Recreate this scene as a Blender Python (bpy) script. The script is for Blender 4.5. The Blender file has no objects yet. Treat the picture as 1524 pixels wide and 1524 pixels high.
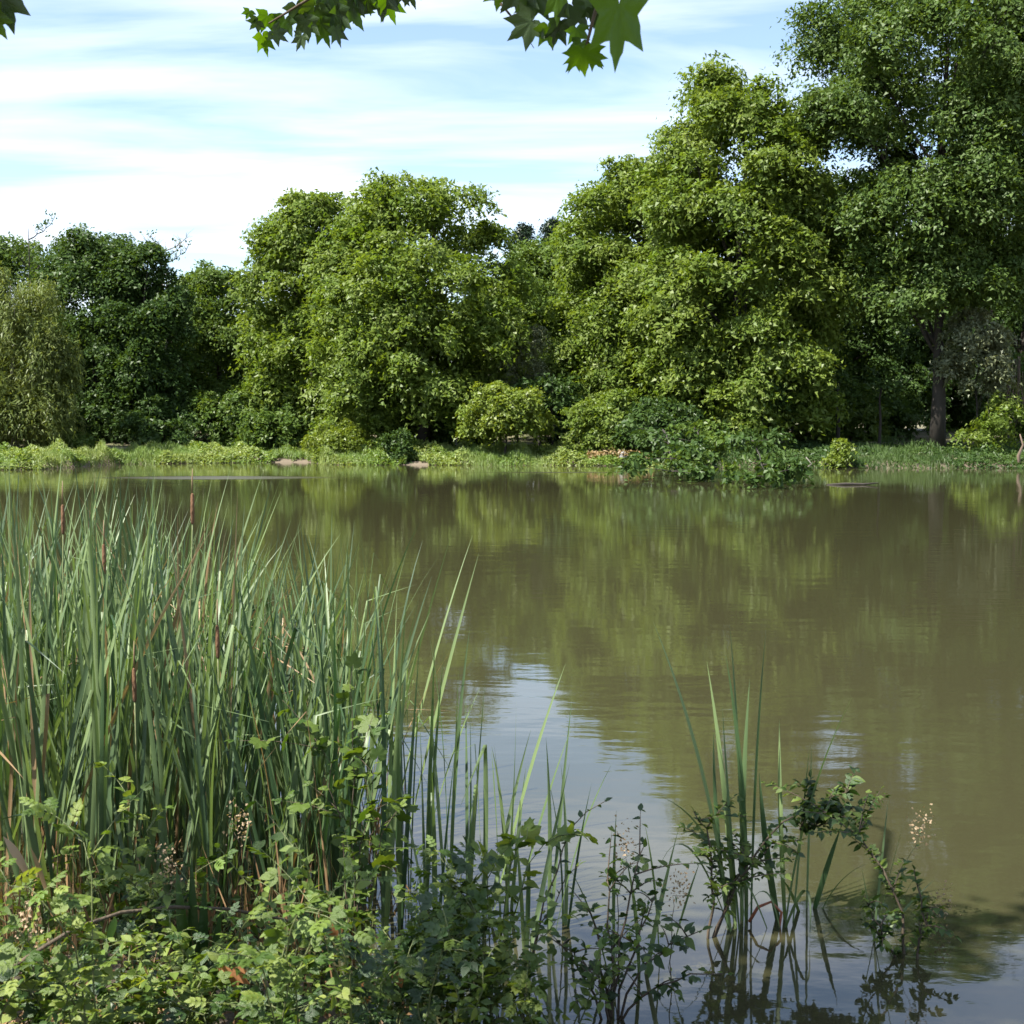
import bpy, math, random
import numpy as np
from mathutils import Vector, Matrix, Euler

# ------------------------------------------------------------------ camera / light
sc = bpy.context.scene
C = sc.collection
random.seed(4)
R = math.radians
H_CAM, FPX, PITCH = 2.5, 1840.0, math.atan(132 / 1840.0)
cam_d = bpy.data.cameras.new('camera')
cam_d.sensor_width = 36.0
cam_d.lens = 36.0 * FPX / 1524.0
cam_d.clip_start, cam_d.clip_end = 0.05, 3000
cam_d.dof.use_dof = True
cam_d.dof.focus_distance = 11.0
cam_d.dof.aperture_fstop = 9.0
cam = bpy.data.objects.new('camera', cam_d)
C.objects.link(cam)
cam.location = (0, 0, H_CAM)
cam.rotation_euler = (R(90) - PITCH, 0, 0)
sc.camera = cam

SUN = Vector((-0.50, -0.30, 0.81)).normalized()          # towards the sun
sun_d = bpy.data.lights.new('sun', 'SUN')
sun_d.energy, sun_d.angle, sun_d.color = 5.0, R(0.53), (1.0, 0.95, 0.86)
sun = bpy.data.objects.new('sun', sun_d)
C.objects.link(sun)
sun.rotation_euler = SUN.to_track_quat('Z', 'Y').to_euler()

world = bpy.data.worlds.new('World')
sc.world = world
world.use_nodes = True
wn, wl = world.node_tree.nodes, world.node_tree.links
wn.clear()
def W(kind, **kw):
    n = wn.new(kind)
    for k, v in kw.items(): setattr(n, k, v)
    return n
sky = W('ShaderNodeTexSky', sky_type='NISHITA', sun_disc=False)
sky.sun_elevation = math.asin(SUN.z)
sky.sun_rotation = math.atan2(SUN.x, SUN.y)
sky.air_density, sky.dust_density, sky.ozone_density = 1.0, 0.3, 1.0
tc = W('ShaderNodeTexCoord')
sep = W('ShaderNodeSeparateXYZ'); wl.new(tc.outputs['Generated'], sep.inputs[0])
def M(op, a, b=None):
    n = W('ShaderNodeMath', operation=op)
    for i, v in enumerate((a, b)):
        if v is None: continue
        if isinstance(v, (int, float)): n.inputs[i].default_value = v
        else: wl.new(v, n.inputs[i])
    return n.outputs[0]
zc = M('ADD', M('MAXIMUM', sep.outputs['Z'], 0.0), 0.10)
comb = W('ShaderNodeCombineXYZ')
wl.new(M('DIVIDE', sep.outputs['X'], zc), comb.inputs[0])
wl.new(M('DIVIDE', sep.outputs['Y'], zc), comb.inputs[1])
mp = W('ShaderNodeMapping')
mp.inputs['Rotation'].default_value = (0, 0, R(-14))
mp.inputs['Scale'].default_value = (0.34, 1.0, 1.0)
mp.inputs['Location'].default_value = (4.2, 0.8, 0)
wl.new(comb.outputs[0], mp.inputs[0])
nz = W('ShaderNodeTexNoise'); nz.inputs['Scale'].default_value = 2.4
nz.inputs['Detail'].default_value = 6.0; nz.inputs['Roughness'].default_value = 0.52
nz.inputs['Distortion'].default_value = 0.35
wl.new(mp.outputs[0], nz.inputs['Vector'])
cr = W('ShaderNodeValToRGB')
cr.color_ramp.elements[0].position, cr.color_ramp.elements[1].position = 0.40, 0.76
cr.color_ramp.elements[0].color = (.05, .05, .05, 1); cr.color_ramp.elements[1].color = (0.9, 0.9, 0.9, 1)
wl.new(nz.outputs['Fac'], cr.inputs[0])
mixc = W('ShaderNodeMixRGB')
wl.new(cr.outputs[0], mixc.inputs[0]); wl.new(sky.outputs[0], mixc.inputs[1])
mixc.inputs[2].default_value = (6.0, 6.3, 7.0, 1)
bg = W('ShaderNodeBackground'); bg.inputs['Strength'].default_value = 0.085
wl.new(mixc.outputs[0], bg.inputs[0])
wo = W('ShaderNodeOutputWorld'); wl.new(bg.outputs[0], wo.inputs[0])

vs = sc.view_settings
vs.view_transform, vs.look, vs.gamma, vs.exposure, vs.use_curve_mapping = 'Standard', 'None', 1.0, 1.62, False
cy = sc.cycles
cy.max_bounces, cy.diffuse_bounces, cy.glossy_bounces, cy.transmission_bounces, cy.transparent_max_bounces = 6, 3, 3, 4, 4
cy.caustics_reflective = cy.caustics_refractive = False
cy.use_denoising = True

# ------------------------------------------------------------------ helpers
FWD = Vector((0, math.cos(PITCH), -math.sin(PITCH)))
UPV = Vector((0, math.sin(PITCH), math.cos(PITCH)))
def ray(px, py):
    return FWD + Vector((1, 0, 0)) * ((px - 762) / FPX) + UPV * ((762 - py) / FPX)
def P(px, py, Y):
    d = ray(px, py)
    return Vector((0, 0, H_CAM)) + d * (Y / d.y)
def on_water(px, py):
    d = ray(px, py)
    return Vector((0, 0, H_CAM)) + d * (-H_CAM / d.z)
def size(px, Y): return px / FPX * Y

def tag(o, label=None, cat=None, group=None, kind=None):
    if label: o['label'] = label
    if cat: o['category'] = cat
    if group: o['group'] = group
    if kind: o['kind'] = kind
    return o
def link(name, data, parent=None, mat4=None):
    o = bpy.data.objects.new(name, data)
    C.objects.link(o)
    if parent: o.parent = parent
    if mat4 is not None: o.matrix_basis = mat4
    return o
def empty(name, loc, label, cat, group=None):
    o = bpy.data.objects.new(name, None)
    o.empty_display_size = 0.1
    o.location = loc
    C.objects.link(o)
    return tag(o, label, cat, group)
def mesh_data(name, V, F, mat, smooth=True, tint=None):
    """V (n,3) array, F (m,k) int array or list of faces"""
    me = bpy.data.meshes.new(name)
    V = np.asarray(V, dtype=np.float32)
    if isinstance(F, np.ndarray):
        m, k = F.shape
        me.vertices.add(len(V)); me.vertices.foreach_set('co', V.ravel())
        me.loops.add(m * k); me.loops.foreach_set('vertex_index', F.astype(np.int32).ravel())
        me.polygons.add(m)
        me.polygons.foreach_set('loop_start', np.arange(0, m * k, k, dtype=np.int32))
        me.polygons.foreach_set('use_smooth', np.full(m, smooth, dtype=bool))
        me.update(calc_edges=True)
    else:
        me.from_pydata(V.tolist(), [], F)
        me.polygons.foreach_set('use_smooth', np.full(len(me.polygons), smooth, dtype=bool))
    if tint is not None:
        a = me.attributes.new('tint', 'FLOAT', 'POINT')
        a.data.foreach_set('value', np.asarray(tint, dtype=np.float32))
    if mat: me.materials.append(mat)
    return me
class Tubes:
    def __init__(s): s.v, s.f, s.n = [], [], 0
    def add(s, pts, rad, k=6):
        pts = [Vector(p) for p in pts]
        n = len(pts)
        if np.isscalar(rad): rad = [rad] * n
        t0 = (pts[1] - pts[0]).normalized()
        a = t0.orthogonal().normalized()
        for i, p in enumerate(pts):
            t = (pts[min(i + 1, n - 1)] - pts[max(i - 1, 0)]).normalized()
            a = (a - t * a.dot(t)).normalized(); b = t.cross(a)
            for j in range(k):
                w = 2 * math.pi * j / k
                s.v.append(tuple(p + (a * math.cos(w) + b * math.sin(w)) * rad[i]))
        for i in range(n - 1):
            for j in range(k):
                q = s.n + i * k
                s.f.append((q + j, q + (j + 1) % k, q + k + (j + 1) % k, q + k + j))
        s.f.append(tuple(s.n + (n - 1) * k + j for j in range(k)))
        s.f.append(tuple(s.n + k - 1 - j for j in range(k)))
        s.n += n * k
        return s
    def data(s, name, mat): return mesh_data(name, s.v, s.f, mat)
def bez(p0, p1, p2, n):
    return [(p0 * (1 - t) ** 2 + p1 * (2 * t * (1 - t)) + p2 * t * t) for t in [i / (n - 1) for i in range(n)]]
def wob(pts, amp, rng):
    out = [Vector(p) for p in pts]
    for i in range(1, len(out) - 0):
        out[i] += Vector((rng.uniform(-amp, amp), rng.uniform(-amp, amp), rng.uniform(-amp, amp) * .5))
    return out

# ------------------------------------------------------------------ materials
MAT = {}
def nodes(name):
    m = bpy.data.materials.new(name); m.use_nodes = True
    nt = m.node_tree; nt.nodes.clear()
    MAT[name] = m
    return m, nt, nt.nodes, nt.links
def leaf_mat(name, c0, c1, trans=0.35, gloss=0.05, rough=0.45, source='tint', tcol=None, tip=None, bump=0.0):
    m, nt, N, L = nodes(name)
    out = N.new('ShaderNodeOutputMaterial')
    if source == 'tint':
        a = N.new('ShaderNodeAttribute'); a.attribute_name = 'tint'; fac = a.outputs['Fac']
    else:
        a = N.new('ShaderNodeObjectInfo'); fac = a.outputs['Random']
    mx = N.new('ShaderNodeMixRGB'); L.new(fac, mx.inputs[0])
    mx.inputs[1].default_value = (*c0, 1); mx.inputs[2].default_value = (*c1, 1)
    col = mx.outputs[0]
    if tip:                                     # yellow-brown wear: noise patches in object space
        tcn = N.new('ShaderNodeTexCoord')
        no = N.new('ShaderNodeTexNoise'); no.inputs['Scale'].default_value = tip[1]; no.inputs['Detail'].default_value = 3
        if source != 'tint':
            va = N.new('ShaderNodeVectorMath'); va.operation = 'ADD'
            vm = N.new('ShaderNodeCombineXYZ'); mm = N.new('ShaderNodeMath'); mm.operation = 'MULTIPLY'; mm.inputs[1].default_value = 91.0
            L.new(fac, mm.inputs[0]); L.new(mm.outputs[0], vm.inputs[0])
            L.new(tcn.outputs['Object'], va.inputs[0]); L.new(vm.outputs[0], va.inputs[1]); L.new(va.outputs[0], no.inputs['Vector'])
        else: L.new(tcn.outputs['Object'], no.inputs['Vector'])
        rp = N.new('ShaderNodeValToRGB'); L.new(no.outputs['Fac'], rp.inputs[0])
        rp.color_ramp.elements[0].position, rp.color_ramp.elements[1].position = tip[2], tip[2] + .12
        m2 = N.new('ShaderNodeMixRGB'); L.new(rp.outputs[0], m2.inputs[0]); L.new(col, m2.inputs[1])
        m2.inputs[2].default_value = (*tip[0], 1); col = m2.outputs[0]
    d = N.new('ShaderNodeBsdfDiffuse'); L.new(col, d.inputs[0])
    t = N.new('ShaderNodeBsdfTranslucent')
    tm = N.new('ShaderNodeMixRGB'); tm.blend_type = 'MULTIPLY'; tm.inputs[0].default_value = 1
    tm.inputs[2].default_value = (*(tcol or (1.35, 1.25, .45)), 1); L.new(col, tm.inputs[1]); L.new(tm.outputs[0], t.inputs[0])
    ms = N.new('ShaderNodeMixShader'); ms.inputs[0].default_value = trans
    L.new(d.outputs[0], ms.inputs[1]); L.new(t.outputs[0], ms.inputs[2])
    g = N.new('ShaderNodeBsdfGlossy'); g.inputs['Roughness'].default_value = rough; g.inputs[0].default_value = (1, 1, 1, 1)
    mg = N.new('ShaderNodeMixShader'); mg.inputs[0].default_value = gloss
    L.new(ms.outputs[0], mg.inputs[1]); L.new(g.outputs[0], mg.inputs[2])
    if bump:
        tcn = N.new('ShaderNodeTexCoord'); nb = N.new('ShaderNodeTexNoise'); nb.inputs['Scale'].default_value = bump
        L.new(tcn.outputs['Object'], nb.inputs['Vector'])
        b = N.new('ShaderNodeBump'); b.inputs['Strength'].default_value = .35; b.inputs['Distance'].default_value = .01
        L.new(nb.outputs['Fac'], b.inputs['Height'])
        for q in (d, g): L.new(b.outputs[0], q.inputs['Normal'])
    L.new(mg.outputs[0], out.inputs[0])
    return m
def bark_mat(name, c0, c1, scale=3.0, rough=.9):
    m, nt, N, L = nodes(name)
    out = N.new('ShaderNodeOutputMaterial'); p = N.new('ShaderNodeBsdfPrincipled')
    tcn = N.new('ShaderNodeTexCoord'); mpn = N.new('ShaderNodeMapping'); mpn.inputs['Scale'].default_value = (scale, scale, scale * .25)
    no = N.new('ShaderNodeTexNoise'); no.inputs['Scale'].default_value = 2.0; no.inputs['Detail'].default_value = 5
    L.new(tcn.outputs['Object'], mpn.inputs[0]); L.new(mpn.outputs[0], no.inputs['Vector'])
    mx = N.new('ShaderNodeMixRGB'); L.new(no.outputs['Fac'], mx.inputs[0])
    mx.inputs[1].default_value = (*c0, 1); mx.inputs[2].default_value = (*c1, 1)
    L.new(mx.outputs[0], p.inputs['Base Color']); p.inputs['Roughness'].default_value = rough
    b = N.new('ShaderNodeBump'); b.inputs['Strength'].default_value = .6; b.inputs['Distance'].default_value = .03
    L.new(no.outputs['Fac'], b.inputs['Height']); L.new(b.outputs[0], p.inputs['Normal'])
    L.new(p.outputs[0], out.inputs[0])
    return m
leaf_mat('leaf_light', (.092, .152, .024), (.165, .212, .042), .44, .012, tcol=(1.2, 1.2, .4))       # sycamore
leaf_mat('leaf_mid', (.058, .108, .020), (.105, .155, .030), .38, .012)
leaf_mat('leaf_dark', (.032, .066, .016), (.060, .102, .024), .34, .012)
leaf_mat('leaf_blue', (.050, .096, .020), (.096, .145, .032), .36, .014, .5)
leaf_mat('leaf_willow', (.095, .135, .032), (.155, .185, .055), .36, .015)
leaf_mat('leaf_grey', (.105, .128, .065), (.160, .175, .095), .25, .02)
leaf_mat('leaf_conifer', (.010, .024, .012), (.020, .038, .016), .12, .02)
leaf_mat('leaf_bright', (.105, .165, .018), (.170, .212, .030), .42, .02)
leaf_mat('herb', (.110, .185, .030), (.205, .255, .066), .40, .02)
leaf_mat('herb_dry', (.20, .14, .065), (.30, .21, .10), .30, .02)
leaf_mat('cattail_leaf', (.022, .062, .018), (.155, .218, .082), .32, .045, .55, 'obj', (1.2, 1.2, .5), ((.30, .24, .12), 5.0, .72))  # wide dark-to-pale spread also paints in shadowed and sunlit blades
leaf_mat('cattail_dry', (.20, .13, .065), (.32, .22, .12), .25, .04, .5, 'obj')
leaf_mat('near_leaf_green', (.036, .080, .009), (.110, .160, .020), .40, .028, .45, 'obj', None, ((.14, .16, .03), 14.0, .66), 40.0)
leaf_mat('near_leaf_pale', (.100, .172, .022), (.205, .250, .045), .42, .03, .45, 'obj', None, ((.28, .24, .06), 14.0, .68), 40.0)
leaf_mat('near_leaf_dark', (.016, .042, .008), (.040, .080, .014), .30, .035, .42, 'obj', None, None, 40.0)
leaf_mat('sycamore_leaf', (.026, .066, .006), (.046, .092, .009), .50, .02, .45, 'obj', (3.4, 2.9, .2), None, 6.0)
leaf_mat('sycamore_crown', (.026, .066, .006), (.046, .092, .009), .40, .02, .45)
leaf_mat('cover_leaf', (.026, .060, .010), (.085, .130, .022), .36, .025)
leaf_mat('litter', (.11, .066, .030), (.27, .17, .09), .15, .02)
leaf_mat('brown_leaf', (.34, .15, .060), (.40, .19, .085), .30, .03, .5, 'obj', (1.3, .9, .5), ((.20, .09, .04), 25.0, .6))
leaf_mat('seed_head', (.24, .17, .10), (.36, .27, .17), .25, .02, .6)
bark_mat('bark_dark', (.014, .011, .008), (.036, .030, .023))
bark_mat('bark_grey', (.11, .10, .085), (.22, .20, .17))
bark_mat('bark_brown', (.08, .055, .038), (.17, .125, .09))
bark_mat('twig', (.045, .032, .022), (.10, .075, .045), 20)
bark_mat('stem_green', (.070, .10, .030), (.13, .14, .05), 20, .6)
bark_mat('stem_red', (.28, .070, .035), (.36, .13, .06), 20, .6)
bark_mat('spike_brown', (.085, .040, .018), (.16, .080, .036), 60)
bark_mat('rock', (.16, .155, .15), (.28, .27, .26), 6)

# water: turbid brown body under a rippled, mirror-like surface
m, nt, N, L = nodes('pond_water')
out = N.new('ShaderNodeOutputMaterial'); pb = N.new('ShaderNodeBsdfPrincipled')
tcn = N.new('ShaderNodeTexCoord')
def wnoise(scale, sx, sy, detail=3.0, rot=0.0):
    mpn = N.new('ShaderNodeMapping'); mpn.inputs['Scale'].default_value = (sx, sy, 1); mpn.inputs['Rotation'].default_value = (0, 0, rot)
    L.new(tcn.outputs['Object'], mpn.inputs[0])
    no = N.new('ShaderNodeTexNoise'); no.inputs['Scale'].default_value = scale; no.inputs['Detail'].default_value = detail
    L.new(mpn.outputs[0], no.inputs['Vector']); return no.outputs['Fac']
cmix = N.new('ShaderNodeMixRGB'); L.new(wnoise(.07, 1, 1), cmix.inputs[0])
cmix.inputs[1].default_value = (.033, .032, .0155, 1); cmix.inputs[2].default_value = (.043, .0410, .0200, 1)
L.new(cmix.outputs[0], pb.inputs['Base Color'])
pb.inputs['IOR'].default_value = 1.80
def wmath(op, a, b):
    n = N.new('ShaderNodeMath'); n.operation = op
    for i, v in enumerate((a, b)):
        if isinstance(v, (int, float)): n.inputs[i].default_value = v
        else: L.new(v, n.inputs[i])
    return n.outputs[0]
rip = wmath('ADD', wmath('MULTIPLY', wnoise(1.3, .7, 1.6, 2), 1.0), wmath('MULTIPLY', wnoise(6.0, .7, 1.5, 3, .3), .22))
rp = N.new('ShaderNodeValToRGB'); L.new(wnoise(.12, .35, 1.4, 3, .08), rp.inputs[0])      # wind patches
rp.color_ramp.elements[0].position, rp.color_ramp.elements[1].position = .45, .70
rp.color_ramp.elements[0].color = (.35, .35, .35, 1); rp.color_ramp.elements[1].color = (1, 1, 1, 1)
sxyz = N.new('ShaderNodeSeparateXYZ'); L.new(tcn.outputs['Object'], sxyz.inputs[0])
def patch(cx, cy, ax, ay):                      # a cat's-paw of wind: fine ripples in an oval
    u = wmath('DIVIDE', wmath('SUBTRACT', sxyz.outputs['X'], cx), ax); v = wmath('DIVIDE', wmath('SUBTRACT', sxyz.outputs['Y'], cy), ay)
    d = wmath('ADD', wmath('MULTIPLY', u, u), wmath('MULTIPLY', v, v))
    return wmath('MAXIMUM', wmath('SUBTRACT', wmath('SUBTRACT', 1.15, d), wmath('MULTIPLY', wnoise(.5, .5, 2.0), .5)), 0.0)
paw = wmath('ADD', patch(-13.5, 57.0, 6.5, 2.2), wmath('MULTIPLY', patch(3.0, 63.0, 6.0, .9), .5))
L.new(wmath('ADD', .035, wmath('MULTIPLY', paw, .55)), pb.inputs['Roughness'])
bp = N.new('ShaderNodeBump'); bp.inputs['Distance'].default_value = .007
L.new(rp.outputs[0], bp.inputs['Strength']); L.new(rip, bp.inputs['Height'])
L.new(bp.outputs[0], pb.inputs['Normal']); L.new(pb.outputs[0], out.inputs[0])

# ground: soil with grassy and muddy patches
m, nt, N, L = nodes('soil')
out = N.new('ShaderNodeOutputMaterial'); pb = N.new('ShaderNodeBsdfPrincipled'); tcn = N.new('ShaderNodeTexCoord')
n1 = N.new('ShaderNodeTexNoise'); n1.inputs['Scale'].default_value = .6; n1.inputs['Detail'].default_value = 6; L.new(tcn.outputs['Object'], n1.inputs['Vector'])
r1 = N.new('ShaderNodeValToRGB'); L.new(n1.outputs['Fac'], r1.inputs[0])
r1.color_ramp.elements[0].position, r1.color_ramp.elements[1].position = .35, .62
r1.color_ramp.elements[0].color = (.16, .125, .085, 1); r1.color_ramp.elements[1].color = (.085, .095, .032, 1)
sepn = N.new('ShaderNodeSeparateXYZ'); L.new(tcn.outputs['Object'], sepn.inputs[0])
r2 = N.new('ShaderNodeValToRGB'); L.new(sepn.outputs['Z'], r2.inputs[0])
r2.color_ramp.elements[0].position, r2.color_ramp.elements[1].position = .22, .42
mg = N.new('ShaderNodeMixRGB'); L.new(r2.outputs[0], mg.inputs[0]); mg.inputs[1].default_value = (.115, .090, .062, 1); L.new(r1.outputs[0], mg.inputs[2])
L.new(mg.outputs[0], pb.inputs['Base Color']); pb.inputs['Roughness'].default_value = .9
n2 = N.new('ShaderNodeTexNoise'); n2.inputs['Scale'].default_value = 9; n2.inputs['Detail'].default_value = 5; L.new(tcn.outputs['Object'], n2.inputs['Vector'])
bp = N.new('ShaderNodeBump'); bp.inputs['Strength'].default_value = .6; bp.inputs['Distance'].default_value = .05
L.new(n2.outputs['Fac'], bp.inputs['Height']); L.new(bp.outputs[0], pb.inputs['Normal']); L.new(pb.outputs[0], out.inputs[0])

# ------------------------------------------------------------------ terrain and water
FAR = np.array([(-120, 40), (-70, 55), (-45, 63), (-30, 66), (-25.5, 67), (-24, 76), (-15, 79.5), (-12.5, 79), (-11.5, 75), (-4, 74.2), (4, 73.6), (8, 72),
                (13, 71.5), (17, 69.5), (30, 68.6), (45, 64), (70, 55), (120, 40)], float)
NEAR = np.array([(-120, 24), (-60, 15), (-20, 7.2), (-6, 6.1), (-2.0, 5.75), (-1.0, 5.45), (-.35, 5.0), (.25, 4.45), (1.0, 4.2), (6, 4.6), (20, 6.5), (60, 15), (120, 24)], float)
def far_y(x): return np.interp(x, FAR[:, 0], FAR[:, 1])
def near_y(x): return np.interp(x, NEAR[:, 0], NEAR[:, 1])
def sm(t): t = np.clip(t, 0, 1); return t * t * (3 - 2 * t)
def height(x, y):
    x = np.asarray(x, float); y = np.asarray(y, float)
    df, dn = y - far_y(x), near_y(x) - y
    zf = -.5 + .68 * sm((df + 1.5) / 2.2) + .42 * sm(df / 6.0) + 1.2 * sm((df - 4) / 30) + 5 * sm((df - 40) / 150)
    zn = -.5 + .60 * sm((dn + 1.0) / 1.5) + .85 * sm(dn / 4.5) + 1.0 * sm((dn - 5) / 40)
    bump = .06 * np.sin(x * 1.9 + y * .7) * np.sin(y * 1.3 - x * .4) + .05 * np.sin(x * .6 + 2) * np.cos(y * .9)
    z = np.maximum(zf, zn)
    return z + np.where(z > -.2, bump, 0)
xs = np.unique(np.round(np.concatenate([np.arange(-900, -60, 40.), np.arange(-60, 60.1, .8), np.arange(-5, 5.1, .2), np.arange(60, 901, 40.)]), 3))
ys = np.unique(np.round(np.concatenate([np.arange(-300, -20, 25.), np.arange(-20, 2, 1.), np.arange(2, 8, .15), np.arange(8, 60, 2.5), np.arange(60, 100, .6), np.arange(100, 1300, 30.)]), 3))
X, Y = np.meshgrid(xs, ys)
Z = height(X, Y)
nx, ny = len(xs), len(ys)
idx = (np.arange(ny - 1)[:, None] * nx + np.arange(nx - 1)[None, :]).ravel()
tag(link('ground', mesh_data('ground', np.stack([X, Y, Z], -1).reshape(-1, 3), np.stack([idx, idx + 1, idx + nx + 1, idx + nx], 1), MAT['soil'])), kind='structure')
wx, wy = np.meshgrid(np.linspace(-118, 118, 60), np.linspace(2, 90, 40))
idx = (np.arange(39)[:, None] * 60 + np.arange(59)[None, :]).ravel()
tag(link('pond_water', mesh_data('pond_water', np.stack([wx, wy, wx * 0], -1).reshape(-1, 3), np.stack([idx, idx + 1, idx + 61, idx + 60], 1), MAT['pond_water'])), kind='structure')

# ------------------------------------------------------------------ foliage generator
def unit(a): return a / np.maximum(np.linalg.norm(a, axis=-1, keepdims=True), 1e-9)
def leaves_mesh(rng, pos, nrm, axis, length, width, fold=.18):
    """folded diamond leaves: pos, nrm, axis (n,3), length,width (n,)"""
    axis = unit(axis - nrm * (axis * nrm).sum(-1, keepdims=True))
    side = np.cross(nrm, axis)
    L_, W_ = length[:, None], width[:, None]
    a = pos - axis * L_ * .5
    b = pos + axis * L_ * .5
    l = pos - axis * L_ * .05 + side * W_ * .5 + nrm * W_ * fold
    r = pos - axis * L_ * .05 - side * W_ * .5 + nrm * W_ * fold
    V = np.stack([a, r, b, l], 1).reshape(-1, 3)
    n = len(pos)
    i = np.arange(n) * 4
    F = np.concatenate([np.stack([i, i + 1, i + 2], 1), np.stack([i, i + 2, i + 3], 1)], 0)
    return V, F
def tri_leaves(rng, pos, nrm, axis, length, width):
    axis = unit(axis - nrm * (axis * nrm).sum(-1, keepdims=True))
    side = np.cross(nrm, axis)
    L_, W_ = length[:, None], width[:, None]
    V = np.stack([pos - axis * L_ * .45 + side * W_ * .5, pos - axis * L_ * .35 - side * W_ * .5, pos + axis * L_ * .6], 1).reshape(-1, 3)
    return V, np.arange(len(pos) * 3).reshape(-1, 3)
def rand_dir(rng, n):
    return unit(rng.normal(size=(n, 3)))
def crown(rng, lobes, per_lobe, per_clump, clump_r, leaf, droop=0.0, low=-.45, strand=0.0, narrow=.62, spray=.12, tri=False):
    """lobes: list of (centre, (rx, ry, rz)) -> leaf positions through the crown's volume"""
    cs, us = [], []
    for c, r in lobes:
        k = max(3, int(per_lobe))
        u = rand_dir(rng, k * 3)
        u = u[u[:, 2] > low][:k]
        rr = rng.uniform(.28, 1.16, (len(u), 1))
        far_ = rng.random(len(u)) < spray
        rr[far_] = rng.uniform(1.05, 1.34, (far_.sum(), 1))
        cs.append(np.asarray(c) + u * rr * np.asarray(r)); us.append(u)
    cs, us = np.concatenate(cs), np.concatenate(us)
    K = len(cs)
    cnt = rng.integers(int(per_clump * .55), int(per_clump * 1.4) + 1, K)
    rep = np.repeat(np.arange(K), cnt)
    n = len(rep)
    cn = unit(us + np.array([0, 0, .75]) + rng.normal(0, .25, (K, 3)))[rep]
    off = rng.normal(0, .5, (n, 3)) * clump_r * rng.uniform(.6, 1.3, K)[rep][:, None]
    along = (off * cn).sum(-1, keepdims=True)
    off -= cn * along * .62                                  # flattened sprays
    rad = np.linalg.norm(off, axis=-1, keepdims=True)
    off[:, 2] -= (rad[:, 0] ** 2) * .25 / clump_r            # tips droop
    pos = cs[rep] + off
    if strand:
        pos[:, 2] -= rng.random(n) ** 1.2 * strand * rng.uniform(.4, 1, K)[rep]
        pos[:, :2] = cs[rep][:, :2] + (pos[:, :2] - cs[rep][:, :2]) * .8
    nrm = unit(cn + rng.normal(0, .55, (n, 3)))
    ax = rng.normal(0, 1, (n, 3)) + off / clump_r * .8 + np.array([0, 0, -droop])
    ln = leaf * rng.uniform(.65, 1.35, n)
    V, F = (tri_leaves if tri else leaves_mesh)(rng, pos, nrm, ax, ln, ln * narrow * rng.uniform(.8, 1.2, n))
    ct = rng.random(K)
    tint = np.clip(ct[rep] * .55 + rng.random(n) * .45, 0, 1)
    return V, F, np.repeat(tint, 3 if tri else 4)

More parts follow.
